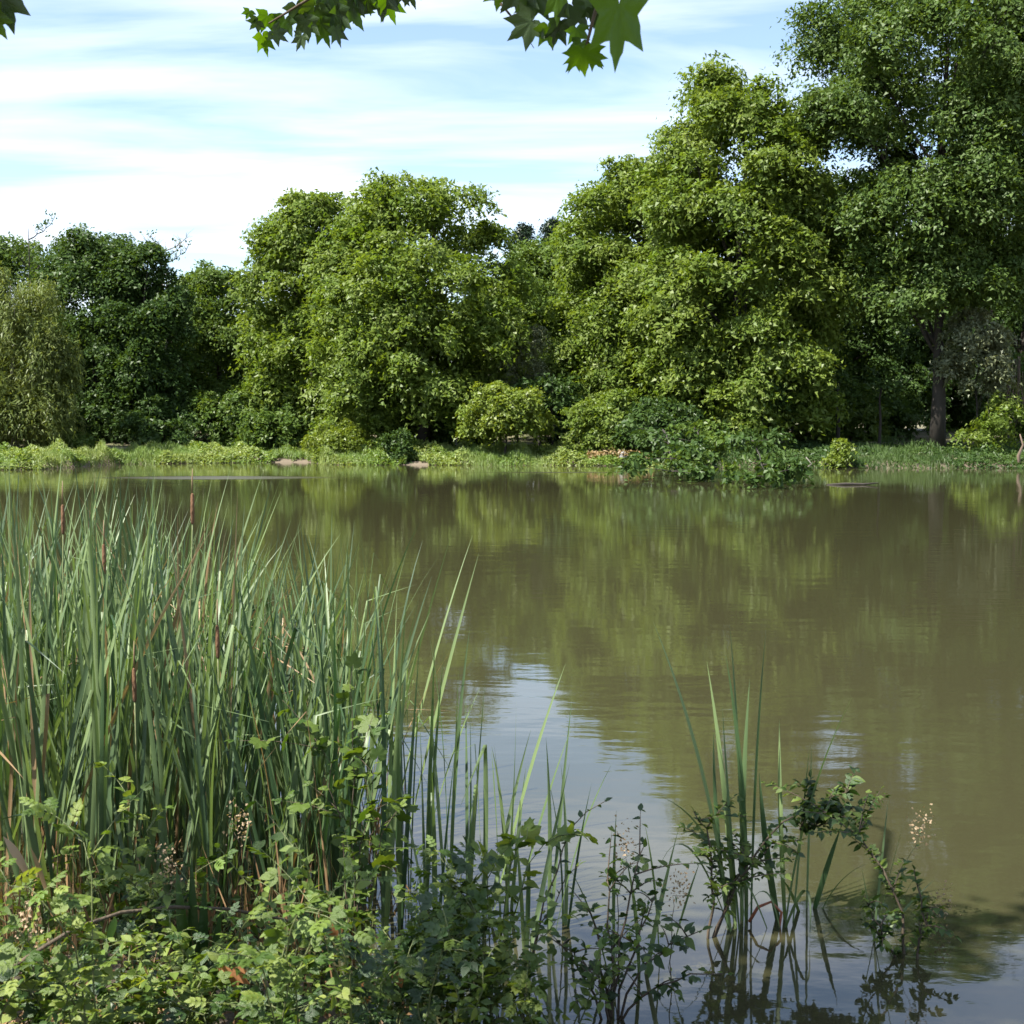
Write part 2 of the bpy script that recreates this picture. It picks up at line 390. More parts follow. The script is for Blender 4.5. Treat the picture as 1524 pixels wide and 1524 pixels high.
def tree(name, label, px, Yd, top, hw, mat, seed, base_py=None, cb=.12, lobes_n=15, leaf=.30, per_lobe=26, per_clump=26, clump_r=.85,
         bark='bark_dark', trunk_r=None, prof='round', droop=.3, strand=0, narrow=.62, spray=.12, depth=.8, lean=0, group=None, cat='tree', limbs=9, gap=1.0, wobble=.012):
    rng = np.random.default_rng(seed); pr = random.Random(seed)
    x = P(px, 650, Yd).x
    zb = float(height(x, Yd)) - .1
    ztop = P(px, top, Yd).z
    Hh = ztop - zb
    Rr = size(hw, Yd) * 1.10
    t = empty(name, (x, Yd, zb), label, cat, group)
    tr = trunk_r or max(.09, .018 * Hh)
    tp = [Vector((lean * (i / 7) ** 2 + pr.uniform(-1, 1) * wobble * Hh * (i > 0), pr.uniform(-1, 1) * wobble * Hh * (i > 0), Hh * .86 * i / 7)) for i in range(8)]
    trad = [tr * (1.5 if i == 0 else 1.08 if i == 1 else 1 - .88 * (i / 7)) for i in range(8)]
    link('trunk', Tubes().add(tp, trad, 10).data('trunk', MAT[bark]), t)
    def axis_at(z):
        f = np.clip(z / (Hh * .86), 0, 1) * 7; i = min(int(f), 6)
        return tp[i].lerp(tp[i + 1], f - i)
    z0 = cb * Hh
    # lobes: spread through the crown envelope
    lobes = []
    tries = 0
    lobes_n = int(lobes_n * 3.6)
    lr = Rr * .27 * gap
    while len(lobes) < lobes_n and tries < 9000:
        tries += 1
        h = rng.random()
        if prof == 'round': pw = math.sqrt(max(.08, 1 - (max(0, h - .48) / .60) ** 2.2)) * (.86 + .14 * min(1, h / .3))
        elif prof == 'cone': pw = (1 - h) ** .8
        elif prof == 'vase': pw = (.55 + .6 * h) * math.sqrt(max(0, 1 - (max(0, h - .62) / .42) ** 2))
        else: pw = 1 - .35 * h
        a = rng.random() * 2 * math.pi
        rad = math.sqrt(rng.random()) if rng.random() < .3 else rng.uniform(.7, 1.0)
        rr = lr * rng.uniform(.75, 1.25) * (.78 + .22 * pw)
        ex = max(0, Rr * pw - rr * .75) * rad
        z = z0 + rr * .4 + h * max(.3, (Hh - z0 - rr * 1.35))
        p = np.array([math.cos(a) * ex + lean * (z / Hh) ** 2, math.sin(a) * ex * depth, z])
        if all(np.linalg.norm((p - c) / np.array([1, 1, .8])) > .42 * rr for c, _ in lobes):
            lobes.append((p, (rr * rng.uniform(.8, 1.25), rr * max(.7, depth), rr * rng.uniform(.55, .9))))
    i_top = max(range(len(lobes)), key=lambda i: lobes[i][0][2])
    # limbs to a choice of lobes
    order = list(range(len(lobes))); pr.shuffle(order)
    for i in order[:limbs]:
        c = Vector(lobes[i][0])
        zs = max(z0 * .7, min(c.z * pr.uniform(.45, .75), Hh * .8))
        a = axis_at(zs)
        mid = a.lerp(c, .5) + Vector((0, 0, -.06 * Hh if droop > .6 else .05 * Hh))
        pts = wob(bez(a, mid, c, 7), .03 * Rr, pr)
        r0 = tr * .42 * (1 - .6 * zs / Hh)
        tb = Tubes().add(pts, [max(.012, r0 * (1 - .85 * k / 6)) for k in range(7)], 6)
        for k in (3, 4, 5):
            q = pts[k]; e = c + Vector((pr.uniform(-1, 1), pr.uniform(-1, 1), pr.uniform(-.3, 1))) * lobes[i][1][0] * .9
            tb.add(bez(q, q.lerp(e, .5) + Vector((0, 0, .2)), e, 4), [r0 * .4, r0 * .3, r0 * .2, .008], 4)
        link('limb', tb.data('limb', MAT[bark]), t)
    V, F, T = crown(rng, lobes, per_lobe * .62, per_clump * 2.25, clump_r * 1.12, leaf * .86, droop, strand=strand, narrow=narrow, spray=spray + .10, tri=True)
    link('crown', mesh_data('crown', V, F, MAT[mat], False, T), t)
    return t

# ------------------------------------------------------------------ the far shore's trees
tree('willow_tree', 'yellowish weeping willow drooping over the left end of the far bank', 22, 78, 385, 92, 'leaf_willow', 11, cb=.10, lobes_n=16, leaf=.34, narrow=.26, droop=2.2, strand=2.6, per_clump=40, per_lobe=26, clump_r=.7, bark='bark_grey', spray=.2)
tree('broadleaf_tree', 'round mid-green tree whose top shows above the weeping willow', 12, 94, 343, 92, 'leaf_mid', 12, lobes_n=13)
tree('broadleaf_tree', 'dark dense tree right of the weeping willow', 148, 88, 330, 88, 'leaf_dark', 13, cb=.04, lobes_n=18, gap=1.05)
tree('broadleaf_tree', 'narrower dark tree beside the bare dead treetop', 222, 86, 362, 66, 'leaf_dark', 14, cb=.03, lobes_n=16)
tree('broadleaf_tree', 'low mid-green tree in the dip right of the bare dead treetop', 325, 95, 388, 92, 'leaf_mid', 15, cb=.05, lobes_n=17)
tree('broadleaf_tree', 'light green sycamore partly hidden behind the large central sycamore', 466, 87, 282, 100, 'leaf_light', 116, cb=.07, lobes_n=26, leaf=.34)
tree('broadleaf_tree', 'large light green sycamore with rounded crown at the centre of the far bank', 628, 82, 258, 155, 'leaf_light', 17, cb=.05, lobes_n=30, leaf=.34, per_lobe=28, gap=.85)
tree('broadleaf_tree', 'rounded green tree in front of the dark conifer tips', 835, 93, 345, 105, 'leaf_mid', 18, cb=.06, lobes_n=18)
tree('broadleaf_tree', 'tall light green tree left of the leaning sycamore, with feathery top', 945, 85, 228, 128, 'leaf_light', 119, cb=.05, lobes_n=32, leaf=.32, per_lobe=26, gap=.9)
tree('broadleaf_tree', 'tall light green sycamore next to the tallest tree', 1100, 79, 92, 152, 'leaf_light', 120, cb=.05, lobes_n=44, leaf=.34, per_lobe=28, gap=.85)
tree('broadleaf_tree', 'tallest tree on the right with dark forked trunk and deep green crown', 1395, 76, -110, 226, 'leaf_blue', 21, depth=.72, wobble=.004, cb=.27, lobes_n=54, leaf=.30, per_lobe=30, gap=.62, trunk_r=.36, prof='vase', limbs=22, per_clump=24, spray=.2)
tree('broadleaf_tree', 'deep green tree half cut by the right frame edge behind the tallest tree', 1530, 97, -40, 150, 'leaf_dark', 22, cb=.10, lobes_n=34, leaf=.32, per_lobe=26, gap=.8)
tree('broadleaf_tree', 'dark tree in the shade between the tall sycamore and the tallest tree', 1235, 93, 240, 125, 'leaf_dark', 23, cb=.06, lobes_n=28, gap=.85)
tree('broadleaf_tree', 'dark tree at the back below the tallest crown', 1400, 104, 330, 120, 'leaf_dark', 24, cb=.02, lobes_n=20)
BACK = [(-40, 440, 'at the far left'), (70, 450, 'behind the willow'), (190, 450, 'behind the dark left trees'), (300, 445, 'behind the dip in the treeline'), (420, 440, 'behind the half-hidden sycamore'), (540, 430, 'behind the left of the central sycamore'), (660, 430, 'behind the right of the central sycamore'),
        (770, 420, 'below the conifer tips'), (890, 410, 'behind the feathery-topped tree'), (1000, 380, 'behind the gap left of the tall sycamore'), (1110, 360, 'behind the tall sycamore'), (1215, 330, 'left of the tallest trunk'), (1330, 330, 'just behind the tallest trunk'), (1440, 320, 'right of the tallest trunk'), (1550, 300, 'behind the right frame edge')]
for i, (px, top, where) in enumerate(BACK):
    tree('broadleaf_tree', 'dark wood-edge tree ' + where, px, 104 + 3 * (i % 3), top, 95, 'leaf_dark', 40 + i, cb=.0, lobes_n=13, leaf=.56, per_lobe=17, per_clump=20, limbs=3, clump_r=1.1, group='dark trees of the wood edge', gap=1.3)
for px, top, hw, Yd, s in [(778, 332, 30, 118, 60), (822, 322, 26, 121, 61)]:
    tree('conifer_tree', 'dark conifer tip poking above the gap, ' + ('left of the pair' if px < 800 else 'right of the pair'), px, Yd, top, hw + 34, 'leaf_conifer', s, cb=.1, lobes_n=34, prof='cone', leaf=.34, narrow=.4, per_lobe=20, droop=.8, clump_r=.7, group='dark conifers behind the gap', gap=.75, spray=.35)

# thin-topped trees: bare grey twigs, and a sparse airy one
def bare_tree(label, px, Yd, top, spread, seed, leafy, n=9, bark='bark_grey', lo=.35, name='dead_tree'):
    pr = random.Random(seed); rng = np.random.default_rng(seed)
    x = P(px, 650, Yd).x; zb = float(height(x, Yd)) - .1; Hh = P(px, top, Yd).z - zb
    t = empty(name, (x, Yd, zb), label, 'tree')
    tp = [Vector((pr.uniform(-.12, .12) * (i > 0), pr.uniform(-.1, .1), Hh * .93 * i / 7)) for i in range(8)]
    link('trunk', Tubes().add(tp, [.17 * (1 - .86 * i / 7) for i in range(8)], 8).data('trunk', MAT[bark]), t)
    tips = []
    for k in range(n):
        z = Hh * pr.uniform(lo, .9); a = Vector((0, 0, z)); w = pr.uniform(0, 6.28)
        s = size(spread, Yd) * pr.uniform(.5, 1.1)
        e = a + Vector((math.cos(w) * s, math.sin(w) * s, pr.uniform(.6, 1.6) * s)); e.z = min(e.z, Hh)
        tb = Tubes(); pts = wob(bez(a, a.lerp(e, .5) + Vector((math.cos(w), math.sin(w), -.3)) * s * .2, e, 7), .07, pr)
        tb.add(pts, [.05, .044, .038, .032, .026, .02, .014], 5)
        for q in pts[2:]:
            for _ in range(3):
                v = q + Vector((pr.uniform(-1, 1), pr.uniform(-1, 1), pr.uniform(.2, 1.3))) * s * .38
                tb.add([q, q.lerp(v, .5) + Vector((pr.uniform(-.06, .06), 0, .05)), v], [.018, .014, .008], 4); tips.append(v); tips.append(q.lerp(v, .6))
        link('limb', tb.data('limb', MAT[bark]), t)
    if leafy:
        tips = np.array(tips)
        keep = tips[rng.random(len(tips)) < leafy]
        rep = np.repeat(np.arange(len(keep)), 4)
        pos = keep[rep] + rng.normal(0, .14, (len(rep), 3))
        ln = rng.uniform(.16, .32, len(rep))
        V, F = leaves_mesh(rng, pos, rand_dir(rng, len(rep)), rand_dir(rng, len(rep)), ln, ln * .6)
        link('crown', mesh_data('crown', V, F, MAT['leaf_dark'], False, np.repeat(rng.random(len(rep)), 4)), t)
bare_tree('bare grey dead tree rising beside the narrower dark tree', 252, 93, 338, 34, 5, .10, 13)
bare_tree('thin tree with sparse leaves poking above the left treetops', 50, 90, 316, 34, 6, .55, 8, 'bark_dark', .55, 'thin_tree')

# shrubs of the far bank
def shrub(label, px, Yd, top, hw, mat, seed, lobes_n=8, leaf=.24, base=None, name='shrub', group=None, per_lobe=16, per_clump=22, narrow=.6, low=0, bark='bark_dark', clump_r=.5, droop=.3, spray=.2):
    return tree(name, label, px, Yd, top, hw, mat, seed, cb=low, lobes_n=lobes_n, leaf=leaf, per_lobe=per_lobe, per_clump=per_clump, clump_r=clump_r, trunk_r=.07, limbs=6, cat='shrub', group=group, narrow=narrow, gap=1.15, bark=bark, droop=droop, spray=spray)
shrub('small yellow-green tree standing alone at the water edge, centre', 752, 76.0, 566, 62, 'leaf_bright', 70, 12, .26, name='small_tree', low=.30)
shrub('grey-green olive-like shrub between the central sycamore and the next tree', 772, 83, 468, 48, 'leaf_grey', 71, 12, .22, narrow=.3, per_clump=30, low=.35)
shrub('rounded bright bush on the bank left of the mud patch', 500, 78.0, 622, 46, 'leaf_bright', 72, 8, .2)
shrub('dark little bush at the water edge above the mud patch', 590, 75.6, 640, 24, 'leaf_dark', 73, 5, .2)
shrub('leafy light bush under the central sycamore, left side', 530, 80.5, 560, 62, 'leaf_light', 74, 10, .26)
shrub('light bush left of the overhanging branches', 900, 76, 580, 54, 'leaf_light', 75, 10, .26, spray=.45)
shrub('blue-green spreading bush above the overhanging branches', 985, 73.6, 590, 58, 'leaf_dark', 76, 9, .28, spray=.5)
shrub('low bush at the left end of the bank below the willow', 105, 79, 645, 34, 'leaf_mid', 77, 6, .2)
shrub('pale grey-green shrub right of the tallest trunk', 1452, 75, 455, 50, 'leaf_grey', 178, 9, .26, low=.35, spray=.5)
shrub('bright sunlit bush right of the tallest trunk', 1470, 74.0, 570, 40, 'leaf_light', 279, 4, .26, spray=.7, per_lobe=9)
shrub('small bright sapling leaning over the right waterline', 1248, 69.3, 655, 18, 'leaf_bright', 81, 4, .22, spray=.6, per_lobe=6)
shrub('tangled bush at the right frame edge by the dead vines', 1512, 84, 520, 50, 'leaf_mid', 82, 8, .22)
UND = [(1200, 86, 545, 70, 'left of the tallest trunk'), (1090, 80, 540, 60, 'under the tall sycamore'), (1350, 90, 540, 70, 'just behind the tallest trunk'), (1265, 88, 560, 60, 'above the small bright sapling'), (690, 84, 575, 55, 'under the right side of the central sycamore'), (830, 82, 560, 50, 'behind the three slim trunks'), (330, 86, 575, 70, 'below the dip in the treeline'),
       (245, 84, 590, 60, 'under the narrower dark tree'), (160, 86, 590, 60, 'under the dark dense tree'), (420, 84, 590, 60, 'under the half-hidden sycamore'), (60, 84, 590, 60, 'behind the weeping willow'), (610, 86, 585, 60, 'behind the trunk of the central sycamore')]
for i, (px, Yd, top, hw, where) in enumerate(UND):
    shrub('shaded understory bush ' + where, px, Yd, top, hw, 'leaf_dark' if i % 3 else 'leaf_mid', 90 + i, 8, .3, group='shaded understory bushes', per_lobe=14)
# understory stems seen against the shade
SLIM = [(1137, 600, 76, .13, 'below the overhanging bush, leftmost'), (1178, 600, 80, .10, 'under the tall sycamore'), (1247, 590, 80, .15, 'above the small bright sapling'), (1308, 600, 79, .11, 'left of the tallest trunk, near the water'), (802, 600, 79, .10, 'left of three by the lone small tree'), (822, 600, 80, .08, 'middle of three by the lone small tree'), (840, 605, 81, .08, 'right of three by the lone small tree'), (1497, 560, 79, .16, 'beside the dead vines')]
for i, (px, top, Yd, r, where) in enumerate(SLIM):
    pr = random.Random(200 + i)
    x = P(px, 650, Yd).x; zb = float(height(x, Yd)) - .1; Hh = P(px, top, Yd).z - zb + 1
    t = empty('young_tree', (x, Yd, zb), 'slender dark young tree in the shade ' + where, 'tree', 'slender trunks in the shade')
    tp = [Vector((pr.uniform(-.12, .12) * (j > 0), pr.uniform(-.1, .1), Hh * j / 6)) for j in range(7)]
    link('trunk', Tubes().add(tp, [r * (1.25 if j == 0 else 1 - .08 * j) for j in range(7)], 8).data('trunk', MAT['bark_dark']), t)
    rng = np.random.default_rng(300 + i)
    V, F, T = crown(rng, [((0, 0, Hh), (1.3, 1.3, .9)), ((.8, .3, Hh - .9), (.9, .9, .6))], 14, 18, .6, .3)
    link('crown', mesh_data('crown', V, F, MAT['leaf_dark'], False, T), t)

# overhanging branches that dip to the water, right of centre
def overhang(label, start, end, n, seed, w):
    rng = np.random.default_rng(seed); pr = random.Random(seed)
    t = empty('overhanging_branch', start, label, 'branch', 'branches dipping to the water')
    e = end - start
    mid = e * .5 + Vector((0, 0, .9))
    pts = wob(bez(Vector((0, 0, 0)), mid, e, 9), .08, pr)
    tb = Tubes().add(pts, [.07 * (1 - .8 * k / 8) for k in range(9)], 6)
    lobes = []
    for k in range(n):
        q = pts[pr.randint(3, 8)]
        c = q + Vector((pr.uniform(-1, 1) * w, pr.uniform(-.6, .6) * w, pr.uniform(-.35, .35)))
        c.z = max(c.z, -start.z + .22)
        tb.add(bez(q, q.lerp(c, .5) + Vector((0, 0, .15)), c, 4), [.025, .02, .014, .008], 4)
        lobes.append((np.array(c), (.55, .55, .3)))
    link('limb', tb.data('limb', MAT['bark_dark']), t)
    V, F, T = crown(rng, lobes, 6, 15, .5, .30, .9, spray=.2, low=-.1)
    V[:, 2] = np.maximum(V[:, 2], -start.z + .03)
    link('foliage', mesh_data('foliage', V, F, MAT['leaf_dark' if seed != 402 else 'leaf_mid'], False, T), t)
overhang('leafy branch dipping to the water left in the overhanging group', P(985, 640, 74), on_water(1000, 716) + Vector((0, 0, .45)), 18, 401, 1.9)
overhang('leafy branch spreading low over the water in the middle of the overhanging group', P(1030, 635, 74), on_water(1056, 712) + Vector((0, 0, .55)), 16, 402, 1.6)
overhang('leafy branch reaching farthest right over the water in the overhanging group', P(1110, 650, 73), on_water(1140, 726) + Vector((0, 0, .40)), 16, 403, 1.5)

# ------------------------------------------------------------------ lush herbs along the far bank (uncountable)
rng = np.random.default_rng(77)
def herb_strip(name, label, x0, x1, d0, d1, n, hmin, hmax, mat, seed, holes=()):
    rng = np.random.default_rng(seed)
    x = rng.uniform(x0, x1, n); d = d0 + (d1 - d0) * rng.random(n) ** 1.1
    y = far_y(x) + d
    keep = np.ones(n, bool)
    for (a, b, dd) in holes: keep &= ~((x > a) & (x < b) & (d < dd * 1.3 * (1 - ((x - (a + b) / 2) / ((b - a) / 2)) ** 2) + .25 * np.sin(x * 5) + .12 * np.sin(x * 13)))
    x, y, d = x[keep], y[keep], d[keep]; n = len(x)
    lump = .5 + .5 * np.sin(x * 1.7 + 3 * np.sin(x * .43)) * np.sin(y * 1.1 + x * .6)
    lump = np.clip(.12 + 1.0 * lump * (.55 + .45 * np.sin(x * 4.1 + y * 2.3)) + .25 * np.sin(x * .8 + 1) * np.sin(x * 2.9), .05, 1.15)
    hh = (hmin + (hmax - hmin) * lump * sm(d / 1.0 + .45))
    z = height(x, y) + hh * rng.random(n) ** .55
    pos = np.stack([x, y, z], -1)
    nrm = unit(np.array([0, -.25, .9]) + rng.normal(0, .55, (n, 3)))
    ax = rng.normal(0, .7, (n, 3)) + np.array([0, 0, .7])
    ln = rng.uniform(.12, .34, n); wd = ln * rng.uniform(.25, .6, n)
    gr = (np.sin(x * .55 + 2) + .6 * np.sin(x * 1.9 + y) + rng.normal(0, .5, n)) > .3          # grassy stretches: upright blades
    nrm[gr] = unit(np.array([0, -1, .25]) + rng.normal(0, .5, (gr.sum(), 3)))
    ax[gr] = np.array([0, 0, 1.]) + rng.normal(0, .3, (gr.sum(), 3)); ln[gr] *= 1.9; wd[gr] = rng.uniform(.025, .05, gr.sum())
    V, F = leaves_mesh(rng, pos, nrm, ax, ln, wd)
    tint = np.clip(.5 + .35 * np.sin(x * .9 + 1.3 * np.sin(y)) + rng.normal(0, .25, n), 0, 1)
    tag(link(name, mesh_data(name, V, F, MAT[mat], False, np.repeat(tint, 4))), label, 'plants', kind='stuff')
herb_strip('bank_herbs', 'bright green herbs and grass along the far waterline', -36, 11, -.35, 6.5, 80000, .2, .85, 'herb', 1, holes=[(-15.4, -12.6, .32), (-6.8, -5.0, .36), (6.4, 7.4, .2)])
herb_strip('shade_coloured_herbs', 'low green herbs on the right bank, coloured dark for its shade', 11, 36, -.4, 12, 34000, .12, .75, 'leaf_dark', 2)  # the bank's shade is put into the darker leaf colour
herb_strip('dry_herbs', 'reddish dry weeds mixed into the right end of the sunny bank', 4.5, 8.5, .4, 3.0, 1500, .5, .95, 'herb_dry', 3)

# ------------------------------------------------------------------ small things on the far shore
def rock(label, p, s, seed):
    rng = np.random.default_rng(seed)
    import bmesh
    bm = bmesh.new(); bmesh.ops.create_icosphere(bm, subdivisions=2, radius=1)
    for v in bm.verts:
        k = 1 + .22 * math.sin(v.co.x * 3 + seed) * math.cos(v.co.y * 4) + rng.normal(0, .06)
        v.co = Vector((v.co.x * s[0] * k, v.co.y * s[1] * k, v.co.z * s[2] * k))
    me = bpy.data.meshes.new('rock'); bm.to_mesh(me); bm.free(); me.materials.append(MAT['rock'])
    o = link('rock', me); o.location = p
    tag(o, label, 'rock')
x = P(929, 655, 73).x
rock('pale grey boulder at the foot of the overhanging branches', (x, 73.2, float(height(x, 73.2)) + .35), (.26, .22, .34), 3)
x = P(392, 686, 80).x
rock('small pale stone on the mud strip at the left', (x, 79.9, float(height(x, 79.9)) + .1), (.28, .2, .16), 5)
def stick(name, label, pts, r, bark, cat='stick'):
    o0 = Vector(pts[0])
    o = link(name, Tubes().add([Vector(p) - o0 for p in pts], r, 6).data(name, MAT[bark])); o.location = o0
    return tag(o, label, cat)
a = on_water(1196, 697)
stick('bent_stick', 'thin pale bent stick standing out of the water below the overhang', [a + Vector((0, 0, -.1)), a + Vector((.45, 0, .25)), a + Vector((.12, 0, .62))], [.045, .04, .03], 'bark_grey')
a = on_water(1258, 722)
stick('floating_branch', 'dark half-sunk branch floating off the right bank', [a + Vector((-.7, .2, .01)), a + Vector((0, 0, .05)), a + Vector((.75, .1, .03)), a + Vector((1.3, -.1, .10))], [.03, .06, .05, .02], 'bark_dark')
# bleached snag and hanging dead vines at the right edge
a = on_water(1521, 697)
stick('driftwood_snag', 'brown crooked snag standing at the right frame edge', [a + Vector((.1, .4, -.2)), a + Vector((-.1, .3, .7)), a + Vector((.15, .3, 1.3)), a + Vector((-.05, .3, 1.9))], [.12, .09, .06, .03], 'bark_brown', 'snag')
vr = P(1512, 545, 78)
t = empty('dead_vines', vr, 'curtain of brown dead vines hanging at the right frame edge', 'vine')
pr = random.Random(9)
for k in range(16):
    dx, dy = pr.uniform(-.75, .75), pr.uniform(-.4, .4)
    zl = -pr.uniform(2.5, 4.3)
    pts = [Vector((dx * .85, dy * .9, pr.uniform(-.6, .6))), Vector((dx * .9, dy, zl * .3)), Vector((dx + pr.uniform(-.2, .2), dy, zl * .65)), Vector((dx + pr.uniform(-.3, .3), dy, zl))]
    link('vine_stem', Tubes().add(pts, [.03, .028, .024, .014], 5).data('vine_stem', MAT['bark_brown']), t)

# ------------------------------------------------------------------ cattails
def blade(seed, kind):
    """one cattail leaf, one unit tall, V-folded strip; width is one unit wide at its widest (scaled later)"""
    pr = random.Random(seed)
    n = 12
    bend = {'straight': pr.uniform(.02, .16), 'arch': pr.uniform(.22, .42), 'kink': pr.uniform(.03, .08)}[kind]
    kz, ka = pr.uniform(.62, .85), pr.uniform(1.2, 2.5)
    tw = pr.uniform(-1.8, 1.8)
    p = Vector((0, 0, 0)); ang = pr.uniform(-.02, .05)
    V, F = [], []
    for i in range(n + 1):
        t = i / n
        w = (.62 + .38 * min(1, t / .25)) * (1 if t < .55 else max(.03, 1 - ((t - .55) / .45) ** 1.5)) * .5
        a = tw * t
        sx = Vector((0, math.cos(a), 0)) + Vector((math.sin(a), 0, 0))
        nr = Vector((math.cos(a), -math.sin(a), 0))
        for k, (o, dp) in enumerate(((-1, .0), (0, .22), (1, .0))):
            V.append((p.x, p.z, sx * o * w, nr * dp * w))
        ang += bend * 2.0 / n * (.2 + 1.6 * t)
        if kind == 'kink' and t <= kz < t + 1 / n: ang += ka
        p = p + Vector((math.sin(ang), 0, math.cos(ang))) / n
    for i in range(n):
        for k in range(2):
            q = i * 3 + k
            F.append((q, q + 1, q + 4, q + 3))
    return V, F
WID = .0125
def blade_mesh(seed, kind, mat, height_, width):
    V, F = blade(seed, kind)
    W2 = width
    vv = [(x * height_ + s.x * W2 + d.x * W2, s.y * W2 + d.y * W2, z * height_) for x, z, s, d in V]
    return mesh_data('cattail_leaf', vv, F, MAT[mat])
BL = {k: [blade_mesh(500 + i + 40 * j, k, 'cattail_leaf', 1.0, .0195) for i in range(8)] for j, k in enumerate(('straight', 'arch', 'kink'))}
BD = [blade_mesh(700 + i, ('straight', 'kink', 'arch')[i % 3], 'cattail_dry', 1.0, .018) for i in range(6)]
SPIKE = Tubes().add([(0, 0, 0), (0, 0, .01), (0, 0, .08), (0, 0, .155), (0, 0, .165)], [.004, .009, .0105, .009, .004], 10).data('flower_spike', MAT['spike_brown'])
SPTIP = Tubes().add([(0, 0, 0), (.002, 0, .07), (.003, 0, .13)], [.004, .0045, .0015], 6).data('spike_tip', MAT['seed_head'])
STALK = Tubes().add([(0, 0, 0), (.004, 0, .4), (-.003, .003, .75), (0, 0, 1.0)], [.006, .005, .0042, .0035], 6).data('stalk', MAT['stem_green'])
def cattail(x, y, Hh, n, pr, label, group, spike=False, dry=0.0, lean=None, arch=.12, kink=.10, wide=1.0, leaf_h=1.0):
    t = empty('cattail', (x, y, -.12), label, 'cattail', group)
    w0 = pr.uniform(0, 6.28)
    for i in range(n):
        k = pr.random()
        if pr.random() < dry: me = pr.choice(BD)
        else: me = pr.choice(BL['arch' if k < arch else 'kink' if k < arch + kink else 'straight'])
        h = Hh * leaf_h * pr.uniform(.70, 1.07) + .12
        a = w0 + (i % 2) * math.pi + pr.gauss(0, .45)
        lx = pr.gauss(.10, .085)
        wv = wide * pr.uniform(.8, 1.25)
        Mx = Matrix.Rotation(a, 4, 'Z') @ Matrix.Translation((.018 * (i / max(1, n)), 0, 0)) @ Matrix.Rotation(lx, 4, 'Y') @ Matrix.Diagonal((max(wv, min(h * .62, 1.3)), wv, h, 1))
        link('leaf', me, t, Mx)
    if spike:
        hs = Hh * (spike if isinstance(spike, float) else .8) + .12
        st = link('stalk', STALK, t, Matrix.Rotation(pr.uniform(-.04, .04), 4, 'Y') @ Matrix.Diagonal((1, 1, hs, 1)))
        top = st.matrix_basis @ Vector((0, 0, 1))
        for nm, me, dz in (('flower_spike', SPIKE, 0), ('spike_tip', SPTIP, .165)): link(nm, me, st, st.matrix_basis.inverted() @ Matrix.Translation(top + Vector((0, 0, dz))))
    if lean: t.rotation_euler = (lean[1], lean[0], 0)
    return t
def top_py(px):      # outline of the stand in the photograph, for plant height
    return float(np.interp(px, [-60, 0, 150, 300, 340, 420, 480, 540, 590, 640, 700, 750, 800, 850, 900, 1000], [690, 685, 680, 690, 760, 800, 740, 735, 730, 880, 950, 985, 1070, 1060, 1190, 1220]))
pr = random.Random(21)
n_st = 0
spots = []
tries = 0
while n_st < 280 and tries < 20000:
    tries += 1
    y = 5.75 + 4.1 * pr.random() ** 1.15
    px = pr.uniform(-70, 640)
    if px > 535 - (y - 5.75) * 22 + 60 * pr.random(): continue
    x = (px - 762) / FPX * y
    if any((x - a) ** 2 + (y - b) ** 2 < .012 for a, b in spots): continue
    if 330 < px < 470 and y > 6.9 and pr.random() < .5: continue        # thin place where the water shines through
    tp = top_py(px + pr.uniform(-20, 20)) + abs(pr.gauss(0, 45)) * (1.0 if px < 320 else .8) + (pr.uniform(0, 260) if pr.random() < .3 else 0)
    Hh = P(px, tp, y).z
    if Hh < .5: continue
    spots.append((x, y)); n_st += 1
    cattail(x, y, Hh, pr.randint(4, 7), pr, 'green cattail in the ' + ('front' if y < 6.8 else 'middle' if y < 8.2 else 'back') + ' of the stand, ' + ('by the left frame edge' if px < 90 else 'left of the dark brown spike' if px < 280 else 'around the dark brown spike' if px < 400 else 'around the climbing vine'), 'cattails of the dense left stand', dry=.07, lean=(pr.gauss(.015, .08), pr.gauss(0, .05)), arch=.20, kink=.26)
# the loose right-hand fringe of the stand
fringe = [(600, 1290, 735, 6.6), (585, 1300, 790, 6.9), (630, 1320, 860, 6.5), (655, 1330, 930, 6.4), (690, 1340, 945, 6.2), (720, 1345, 985, 6.3), (745, 1350, 995, 6.1), (560, 1300, 860, 6.3), (615, 1360, 960, 6.0), (670, 1370, 1010, 5.9)]
for i, (px, by, ty, y) in enumerate(fringe):
    x = (px - 25 - 762) / FPX * y
    cattail(x, y, P(px, ty, y).z, 4, pr, 'tall cattail shoot leaning right on the fringe of the stand', 'cattails on the right fringe of the stand', lean=(.03 + .015 * (i % 3), 0), arch=.1, kink=.15)
low = [(770, 1060, 5.9), (805, 1130, 5.75), (840, 1050, 5.95), (865, 1095, 6.0), (780, 1110, 6.2)]
for i, (px, ty, y) in enumerate(low):
    cattail((px - 22 - 762) / FPX * y, y, P(px, ty, y).z, 3, pr, 'half-height cattail shoot between the stand and the leafy dark bush', 'half-height cattails right of the stand', lean=(.06, 0), arch=0, kink=.1)
for i, (px, ty, y) in enumerate([(928, 1205, 5.5), (1000, 1210, 5.55), (968, 1235, 5.45)]):
    cattail((px - 8 - 762) / FPX * y, y, P(px, ty, y).z, 2, pr, ('left', 'right', 'middle')[i] + ' one of the short dark cattail shoots behind the leafy dark bush', 'short cattails behind the dark bush', lean=((-.02, .16, .1)[i], 0), arch=0, kink=0)
